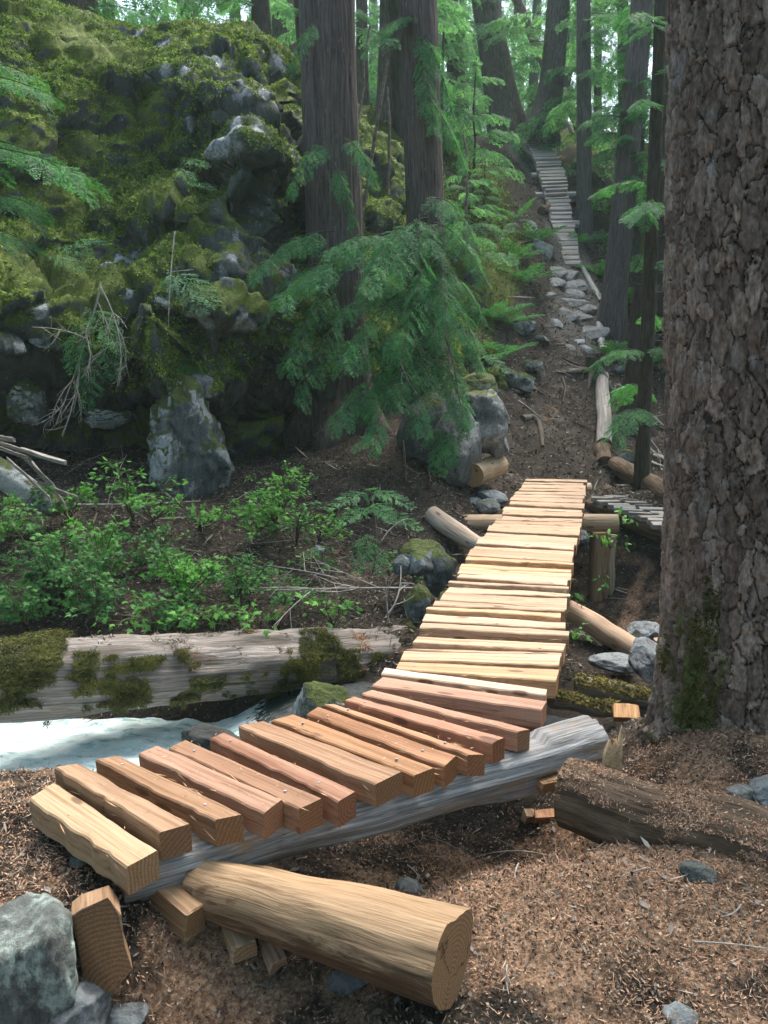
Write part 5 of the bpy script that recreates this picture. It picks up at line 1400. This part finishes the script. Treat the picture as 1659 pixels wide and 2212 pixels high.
def shrub(name, base, tips, label, cat, mat, nleaf, nobj, ls, rs, kind='star', stemr=.007, fan=.16, group=None, flat=.5):
    base = np.array(base, float)
    root = thing(name, base, label, cat, group)
    stems, pos = [], []
    for tp in tips:
        tp = np.array(tp, float)
        L = np.linalg.norm(tp - base)
        P = bez(base, base * .45 + tp * .55 + np.array([0, 0, .25 * L]) * rs.random() + .08 * L * rs.normal(size=3), tp, 12)
        V, F, G, mi = tube(P, np.linspace(stemr, stemr * .35, 12), 5, caps=False); stems.append((V, F))
        for k in range(6):
            t = .3 + .7 * (k + rs.random()) / 6; q = P[int(t * 11)]
            a = rs.random() * 6.28; e = q + np.array([math.cos(a), math.sin(a), .15 * rs.normal()]) * fan * (.5 + .9 * rs.random())
            V, F, G, mi = tube(bez(q, (q + e) / 2 + [0, 0, .03], e, 4), np.linspace(stemr * .4, stemr * .2, 4), 4, caps=False); stems.append((V, F))
            pos.append((q, e))
    V, F = join(stems)
    st_ = mk("stem", V, F, M['stem'], root)
    LVk, LFk = (LV, LFa) if kind == 'star' else (OV, OFa)
    Vs = []
    me = leaf_mesh(kind, mat)
    for i in range(nleaf):
        q, e = pos[rs.integers(len(pos))]
        t = .35 + .75 * rs.random(); c = q + (e - q) * t + .02 * rs.normal(size=3)
        dr = nrm((e - q) * np.array([1, 1, .3]) + .08 * rs.normal(size=3)); up = nrm(np.array([0, -.35, 1.]) + flat * rs.normal(size=3))
        sd = nrm(np.cross(up, dr)); up = np.cross(dr, sd); s_ = ls * (.55 + .75 * rs.random())
        if i < nobj:
            o = bpy.data.objects.new("leaf", me); COL.objects.link(o)
            Mx = Matrix(((dr[0] * s_, sd[0] * s_, up[0] * s_, c[0] - base[0]), (dr[1] * s_, sd[1] * s_, up[1] * s_, c[1] - base[1]), (dr[2] * s_, sd[2] * s_, up[2] * s_, c[2] - base[2]), (0, 0, 0, 1)))
            o.parent = root; o.matrix_basis = Mx
        else:
            Vs.append((LVk * s_) @ np.stack([dr, sd, up], 0) + c)
    if Vs:
        nV = len(LVk)
        tag(mk("foliage", np.concatenate(Vs), np.concatenate([LFk + nV * i for i in range(len(Vs))]), M[mat], root, smooth=False), kind='stuff')
    return root
rs = np.random.default_rng(5)
def tipsat(pts): return [W(a, b, y) for a, b, y in pts]
def rtips(px, py, w_, h_, Y, n, dy=.35): return [W(px + w_ * (2 * rs.random() - 1), py + h_ * (2 * rs.random() - 1), Y + dy * rs.normal() * .6) for _ in range(n)]
SH = [  # base px,py | tips | label | mat | nleaf nobj size kind
 ((290, 1128), rtips(255, 1010, 32, 32, 7.4, 5), "small maple sapling with a bright leafy top left of the tall pillar rock", 'maple', 90, 70, .06, 'oval'),
 ((330, 1125), rtips(330, 1065, 70, 28, 7.2, 6), "low bright-leaved sprig under the tall pillar rock", 'maple', 110, 60, .055, 'star'),
 ((600, 1135), rtips(595, 1040, 80, 45, 7.2, 11), "largest bright green bush right of the tall pillar rock", 'maple', 420, 120, .046, 'oval'),
 ((560, 1150), rtips(555, 1110, 60, 30, 7.0, 7), "fresh green shrub at the foot of the largest bright bush", 'maple', 200, 80, .05, 'star'),
 ((120, 1300), rtips(80, 1170, 90, 60, 6.5, 12), "dense dark green shrub at the left edge below the broken trunk", 'shrub', 620, 140, .05, 'star'),
 ((60, 1350), rtips(50, 1280, 70, 50, 6.1, 10), "dense shrub in the lower left behind the huge log", 'shrub', 560, 120, .045, 'star'),
 ((210, 1340), rtips(200, 1230, 75, 60, 6.3, 12), "tall mixed-green shrub between the left shrubs and the bright middle one", 'shrub', 560, 130, .05, 'star'),
 ((230, 1250), rtips(225, 1145, 70, 35, 6.8, 8), "lighter shrub with lobed leaves behind the tall mixed-green one", 'maple', 240, 90, .055, 'star'),
 ((400, 1290), rtips(420, 1210, 70, 25, 6.4, 9), "bright yellow-green low bush in the middle of the far bank", 'maple', 330, 130, .055, 'star'),
 ((520, 1285), rtips(560, 1225, 70, 38, 6.5, 9), "darker small-leaved shrub right of the bright low bush", 'shrub', 380, 100, .042, 'oval'),
 ((470, 1345), rtips(455, 1310, 60, 20, 6.0, 6), "trailing lobed-leaf vine just behind the huge log", 'maple', 70, 60, .06, 'star'),
 ((330, 1362), rtips(290, 1310, 35, 45, 5.9, 4), "drooping sprig of lobed leaves hanging over the huge log", 'maple', 45, 45, .06, 'star'),
 ((560, 1355), rtips(545, 1335, 35, 14, 5.85, 4), "lobed-leaf seedling peeking over the huge log", 'maple', 28, 28, .065, 'star'),
 ((720, 1350), rtips(705, 1305, 35, 22, 6.0, 5), "small leafy seedling behind the right half of the huge log", 'maple', 44, 44, .055, 'star'),
 ((690, 1240), rtips(690, 1215, 40, 25, 6.6, 4), "sparse seedling beside the thumb-shaped grey stone", 'shrub', 50, 40, .045, 'star'),
 ((900, 1250), rtips(860, 1190, 60, 30, 6.9, 6), "low green plant draping over the mossy squarish rock", 'shrub', 130, 60, .045, 'star'),
 ((150, 1120), rtips(140, 1075, 60, 30, 7.3, 6), "leafy shrub right of the broken trunk", 'maple', 150, 60, .05, 'star'),
 ((20, 1180), rtips(30, 1100, 60, 50, 6.9, 7), "green shrub hiding the foot of the broken trunk", 'maple', 200, 60, .05, 'star'),
 ((330, 1240), rtips(340, 1165, 60, 35, 6.7, 7), "mid-green shrub in the thick of the left shrubs", 'shrub', 220, 60, .048, 'star'),
 ((690, 1170), rtips(700, 1120, 50, 30, 7.0, 6), "leafy seedling left of the cedar sapling", 'maple', 110, 50, .05, 'oval'),
 ((640, 1300), rtips(640, 1265, 60, 25, 6.3, 6), "low spread of small leaves under the pale forked branch", 'shrub', 150, 60, .045, 'star'),
 ((380, 1350), rtips(390, 1300, 60, 30, 6.0, 7), "dark low shrub behind the huge log left of its moss hump", 'shrub', 220, 60, .05, 'star'),
 ((640, 1180), rtips(640, 1110, 30, 30, 7.1, 5), "slender shrub between the largest bush and the cedar sapling", 'shrub', 120, 50, .045, 'oval'),
 ((430, 1140), rtips(480, 1100, 60, 20, 7.3, 6), "pale-leaved sprig right under the tall pillar rock's tip", 'maple', 100, 50, .05, 'star'),
]
for (bx, by), tips, lab, mat, nl_, no_, ls_, kd in SH:
    shrub("shrub", WG(bx, by, 0.), tips, lab, "shrub", mat, int(nl_ * 1.6), no_, ls_, rs, kd, group="shrubs of the far bank")
for tips, b, lab, nl_ in [
    (tipsat([(1345, 1110, 7.3), (1362, 1118, 7.2), (1330, 1108, 7.4)]), (1352, 1140, 7.5), "bright leafy sprig over the crossbeam's right end", 14),
    (tipsat([(1280, 1155, 7.2), (1310, 1150, 7.2), (1335, 1158, 7.2), (1362, 1165, 7.1), (1320, 1168, 7.1)]), (1318, 1185, 7.4), "bright leafy sprig fanning under the crossbeam before the post", 26),
    (tipsat([(1240, 1275, 6.2), (1262, 1285, 6.2), (1250, 1300, 6.2)]), (1225, 1330, 6.4), "small leafy sprig at the bridge's right edge above the brace log", 9),
    (tipsat([(1298, 1240, 7.2), (1292, 1262, 7.2), (1300, 1225, 7.2)]), (1304, 1300, 7.4), "thin vine with little leaves climbing the post", 9),
    (tipsat([(1235, 1345, 5.5), (1275, 1340, 5.6), (1240, 1365, 5.5), (1280, 1385, 5.5), (1262, 1372, 5.5)]), (1222, 1385, 5.7), "leafy sprig hanging below the brace log", 16)]:
    shrub("leafy_sprig", W(*b), tips, lab, "plant", 'maple', nl_, nl_, .062, rs, 'oval', stemr=.0035, fan=.05, group="leafy sprigs beside the bridge", flat=.6)

# cedar sapling with flat sprays, far bank centre
cs0 = WG(805, 1240, 0.)
csp = thing("cedar_sapling", cs0, "small cedar sapling with flat bright sprays left of the leaning brace log", "sapling")
top = W(800, 1060, 7.0)
V, F, G, mi = tube(bez(cs0, (cs0 + top) / 2 + [.08, 0, 0], top, 10), np.linspace(.010, .003, 10), 6, caps=False)
mk("stem", V, F, M['twig'], csp)
for i, (a, b, y, c, e, y2) in enumerate([(800, 1065, 7.0, 715, 1075, 6.7), (800, 1060, 7.0, 890, 1075, 6.8), (805, 1085, 6.9, 845, 1105, 6.5), (805, 1100, 6.9, 905, 1120, 6.7), (800, 1095, 6.9, 735, 1115, 6.6), (800, 1150, 6.9, 770, 1215, 6.5), (800, 1060, 7., 805, 1045, 6.8), (802, 1170, 6.9, 825, 1225, 6.6)]):
    p, d = between(a, b, y, c, e, y2)
    V, F = quadmesh(place(FRC[i % 3], p, d, np.array([0, -.3, 1.]), np.linalg.norm(d) * 1.05))
    mk("spray", V, F, M['hemb'], csp, smooth=False)
# spray on the hanging twig and small conifer sprigs on the cliff
def sprigs(name, lst, label, mat, fr=FR, cat="sprig"):
    p0 = W(*lst[0][:3]); root = thing(name, p0, label, cat)
    for i, (a, b, y, c, e, y2) in enumerate(lst):
        p, d = between(a, b, y, c, e, y2)
        V, F = quadmesh(place(fr[i % len(fr)], p, d, np.array([0, -.4, 1.]), np.linalg.norm(d) * 1.05))
        mk("spray", V, F, M[mat], root, smooth=False)
    return root
sprigs("conifer_sprig", [(365, 585, 8.7, 470, 640, 8.4), (370, 590, 8.7, 440, 660, 8.4), (372, 600, 8.7, 350, 615, 8.5), (375, 770, 8.7, 430, 795, 8.5), (372, 780, 8.7, 400, 800, 8.5)], "light green sprays on the pale hanging twig in front of the cliff", 'hemb')
sprigs("conifer_sprig", [(400, 345, 9.6, 450, 350, 9.4), (385, 360, 9.6, 420, 390, 9.4), (420, 395, 9.6, 460, 400, 9.4)], "small sprays on the mossy cliff's dark middle", 'hem')
sprigs("conifer_sprig", [(130, 530, 8.8, 200, 540, 8.6), (110, 550, 8.8, 180, 570, 8.6), (160, 520, 8.8, 230, 515, 8.7)], "green sprays growing from the cliff moss at left", 'hem')
sprigs("conifer_sprig", [(190, 660, 8.6, 260, 740, 8.4), (170, 700, 8.6, 150, 800, 8.4), (220, 720, 8.6, 250, 810, 8.4), (200, 780, 8.6, 180, 880, 8.4)], "dark sprays caught in the bare hanging branches", 'hem')
sprigs("fern", [(960, 930, 9.0, 930, 1010, 8.8), (965, 930, 9.0, 955, 1020, 8.8), (970, 930, 9.0, 985, 1000, 8.8), (955, 925, 9., 905, 960, 8.9)], "dark fern with long fronds in front of the slab rocks", 'hem', FRC, "fern")
sprigs("fern", [(1120, 470, 13.5, 1145, 420, 13.2), (1120, 475, 13.5, 1090, 440, 13.2), (1120, 475, 13.5, 1150, 470, 13.2), (1118, 480, 13.5, 1085, 500, 13.2)], "pale fern on the mossy bank left of the climbing boardwalk", 'hemb', FRC, "fern")
sprigs("fern", [(1050, 770, 10.5, 1095, 790, 10.2), (1040, 770, 10.5, 1085, 760, 10.2), (1030, 775, 10.5, 1040, 810, 10.3)], "green fern fronds behind the mossy cap boulder", 'hem', FRC, "fern")
for i, (a, b, lab) in enumerate([(1100, 700, "fern on the left bank above the trail's stone steps"), (1075, 775, "fern beside the mossy cap boulder, left of the stump"), (1135, 610, "low fern on the moss left of the stone steps"), (1062, 690, "fern under the drooping boughs on the left bank"), (1335, 770, "small fern right of the stump"), (1342, 655, "fern at the leaning grey cedar's foot"), (1308, 600, "fern right of the long bleached log"), (1160, 520, "fern at the left of the boardwalk's foot"), (1400, 790, "fern in the brush by the thin dark trunk"), (1240, 530, "fern under the right side of the climbing boardwalk"), (1120, 560, "fern high on the mossy left bank")]):
    c = WG(a, b, .02); root = thing("fern", c, lab, "fern", "ferns along the trail")
    for k in range(8):
        an = k * .785 + R.random() * .5
        V, F = quadmesh(place(FRC[k % 3], c, np.array([math.cos(an), math.sin(an), .45 + .3 * R.random()]), np.array([0, 0, 1.]), (.42 + .2 * R.random()) * (1 + .02 * c[1])))
        mk("frond", V, F, M['hemb' if i % 3 else 'hem'], root, smooth=False)
for i, (a, b, sz_, lab) in enumerate([(1128, 705, .2, "mossy rock on the left bank above the stone steps"), (1150, 790, .16, "mossy rock left of the stump"), (1118, 828, .2, "dark mossy rock at the foot of the left bank"), (1172, 735, .12, "small mossy rock on the trail's left edge"), (1345, 800, .15, "mossy rock right of the pale furrowed log"), (1090, 815, .16, "pale rock next to the mossy cap boulder"), (1352, 985, .14, "mossy rock above the old side boardwalk")]):
    rock(a, b, None, (sz_ * 1.2, sz_, sz_ * .8), 620 + i, lab, 'rockmoss', planes=10, flat=.55, rough=.10)
# young hemlocks left of the boardwalk
for (bx, by, Y, H, lab, sd_) in [(1000, 560, 14.5, 1.5, "young hemlock on the bank left of the climbing boardwalk", 1), (1040, 470, 16.5, 1.0, "smaller young hemlock nearer the boardwalk's left edge", 2), (1020, 380, 18, 2.2, "young hemlock behind the slimmer dark cedar", 3)]:
    b = W(bx, by, Y); r__ = np.random.default_rng(500 + sd_)
    yh = thing("young_hemlock", b, lab, "tree")
    V, F, G, mi = tube(line(b - [0, 0, .5], b + [0.05, 0, H], 8, .05, sd_), np.linspace(.03, .008, 8), 6, caps=False)
    mk("trunk", V, F, M['dark'], yh, G)
    for k in range(16):
        z = H * (.05 + .95 * k / 16); an = k * 2.4
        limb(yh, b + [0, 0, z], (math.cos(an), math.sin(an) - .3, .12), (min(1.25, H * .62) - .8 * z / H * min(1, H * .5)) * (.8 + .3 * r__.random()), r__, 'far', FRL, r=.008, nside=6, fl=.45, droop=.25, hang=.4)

# ------------------------------------------------------------------ loose litter
def ground_scatter(n, xr, yr, keep, l, wd, lift=.35):
    x = xr[0] + (xr[1] - xr[0]) * R.random(n); y = yr[0] + (yr[1] - yr[0]) * R.random(n)
    k = keep(x, y) > R.random(n); x, y = x[k], y[k]; n = len(x)
    P = np.stack([x, y, gz(x, y) + .002 + .008 * R.random(n)], 1)
    D = R.normal(size=(n, 3)); D[:, 2] *= lift
    N = np.array([0, 0, 1.]) + .6 * R.normal(size=(n, 3))
    return quadmesh(leafquads(P, D, N, l * (.4 + 1.2 * R.random(n) ** 2), wd * (.5 + R.random(n))))
def kc(x, y):
    p = np.stack([x * 2.6, y * 2.6, x * 0], 1)
    a = .35 + .75 * np.exp(-((x - .7) ** 2 / .7 + (y - 2.9) ** 2 / .4)) + .3 * np.exp(-((x + .9) ** 2 / .3 + (y - 2.2) ** 2 / .3))
    return np.clip(a - .12 + 1.6 * fbm(p * .9, 4, 44), .16, 1) * sst(y, 4.2, 3.6)
V, F = ground_scatter(95000, (-2.1, 2.4), (1.5, 4.1), kc, .016, .0055, .7)
tag(mk("wood_chips", V, F, M['chip'], None, smooth=False), kind='stuff')
V, F = ground_scatter(75000, (-1.9, 2.3), (1.55, 3.9), kc, .036, .0026, .7)
tag(mk("wood_shavings", V, F, M['chip'], None, smooth=False), kind='stuff')
V, F = ground_scatter(42000, (-2.1, 2.4), (1.5, 4.3), lambda x, y: x * 0 + 1, .017, .009, .7)
V2, F2 = ground_scatter(900, (-2.1, 2.4), (1.5, 4.0), lambda x, y: x * 0 + 1, .05, .016, .35)
tag(mk("bark_bits", V2 + np.array([0, 0, .006]), F2, M['stick'], None, smooth=False), kind='stuff')
tag(mk("forest_duff", V, F, M['litter'], None, smooth=False), kind='stuff')
V, F = ground_scatter(45000, (-4.5, 4.0), (5.5, 10.5), lambda x, y: x * 0 + .9, .035, .012, .5)
tag(mk("leaf_litter", V, F, M['litter'], None, smooth=False), kind='stuff')
V, F = ground_scatter(40000, (.5, 8), (10.5, 24), lambda x, y: np.where(trail_d(x, y) < .5, .8, .6), .06, .022, .6)
tag(mk("leaf_litter", V, F, M['litter'], None, smooth=False), kind='stuff')
V, F = ground_scatter(5000, (-4.5, 4.6), (5.6, 15), lambda x, y: np.where(y < 15, .7, 0), .30, .008, .35)
tag(mk("needle_twigs", V, F, M['litter'], None, smooth=False), kind='stuff')
V, F = ground_scatter(2600, (-4.5, 6.5), (7.5, 22), lambda x, y: np.where(trail_d(x, y) < .4, .25, .8), .40, .016, .25)
V = V.reshape(-1, 4, 3) + np.array([0, 0, .02]); V = V.reshape(-1, 3)
tag(mk("fallen_sticks", V, F, M['stick'], None, smooth=False), kind='stuff')
V, F = ground_scatter(30000, (.5, 6.5), (8.5, 19), lambda x, y: x * 0 + .8, .05, .02, .7)
tag(mk("leaf_litter", V, F, M['palelitter'], None, smooth=False), kind='stuff')
V, F = ground_scatter(16000, (-4.2, .8), (5.6, 9.5), lambda x, y: x * 0 + .8, .045, .014, .7)
tag(mk("leaf_litter", V, F, M['palelitter'], None, smooth=False), kind='stuff')
p_, q_ = scatter(rotV, np.array([f for f in rotF if len(f) == 4]), 9000, lambda c, n: (np.abs(n[:, 2]) > .3) * (c[:, 2] > -.2) * np.clip(.5 + 2.5 * fbm(c * 6, 4, 5), .06, 1) + 1e-6)
q_ = q_ * np.sign(q_[:, 2:3] + 1e-9)
V, F = quadmesh(tuft(p_, q_, .014, .0035, .6, 0))
tag(mk("wood_chips", V, F, M['chip'], None, smooth=False), kind='stuff')
# ground moss on the banks
V, F = ground_scatter(60000, (-.3, 4.2), (11.5, 22), lambda x, y: np.clip(sst(trail_d(x, y), .75, 1.5) * sst(y, 12, 14.5) * (.2 + 1.5 * np.maximum(0, fbm(np.stack([x * .9, y * .9, x * 0], 1), 3, 12))), 0, 1) * np.where(x > 3.2, .4, 1), .085, .035, .9)
tag(mk("moss", V, F, M['moss'], None, smooth=False), kind='stuff')

# ------------------------------------------------------------------ haze
HZ = bpy.data.materials.new("forest_haze"); HZ.use_nodes = True
for nd in list(HZ.node_tree.nodes):
    if nd.type == 'BSDF_PRINCIPLED': HZ.node_tree.nodes.remove(nd)
pv_ = HZ.node_tree.nodes.new("ShaderNodeVolumePrincipled")
pv_.inputs["Color"].default_value = (.70, .97, .88, 1)
pv_.inputs["Density"].default_value = .0016
HZ.node_tree.links.new(pv_.outputs[0], HZ.node_tree.nodes["Material Output"].inputs["Volume"])
x0, x1, y0, y1, z0, z1 = -97, 97, -42, 132, -4, 44
V = [(x, y, z) for z in (z0, z1) for y in (y0, y1) for x in (x0, x1)]
hz_o = mk("haze", V, [(0, 2, 3, 1), (4, 5, 7, 6), (0, 1, 5, 4), (2, 6, 7, 3), (0, 4, 6, 2), (1, 3, 7, 5)], HZ, smooth=False)
tag(hz_o, kind='stuff')
for o in bpy.data.objects:
    if 'o_' in o: del o['o_']
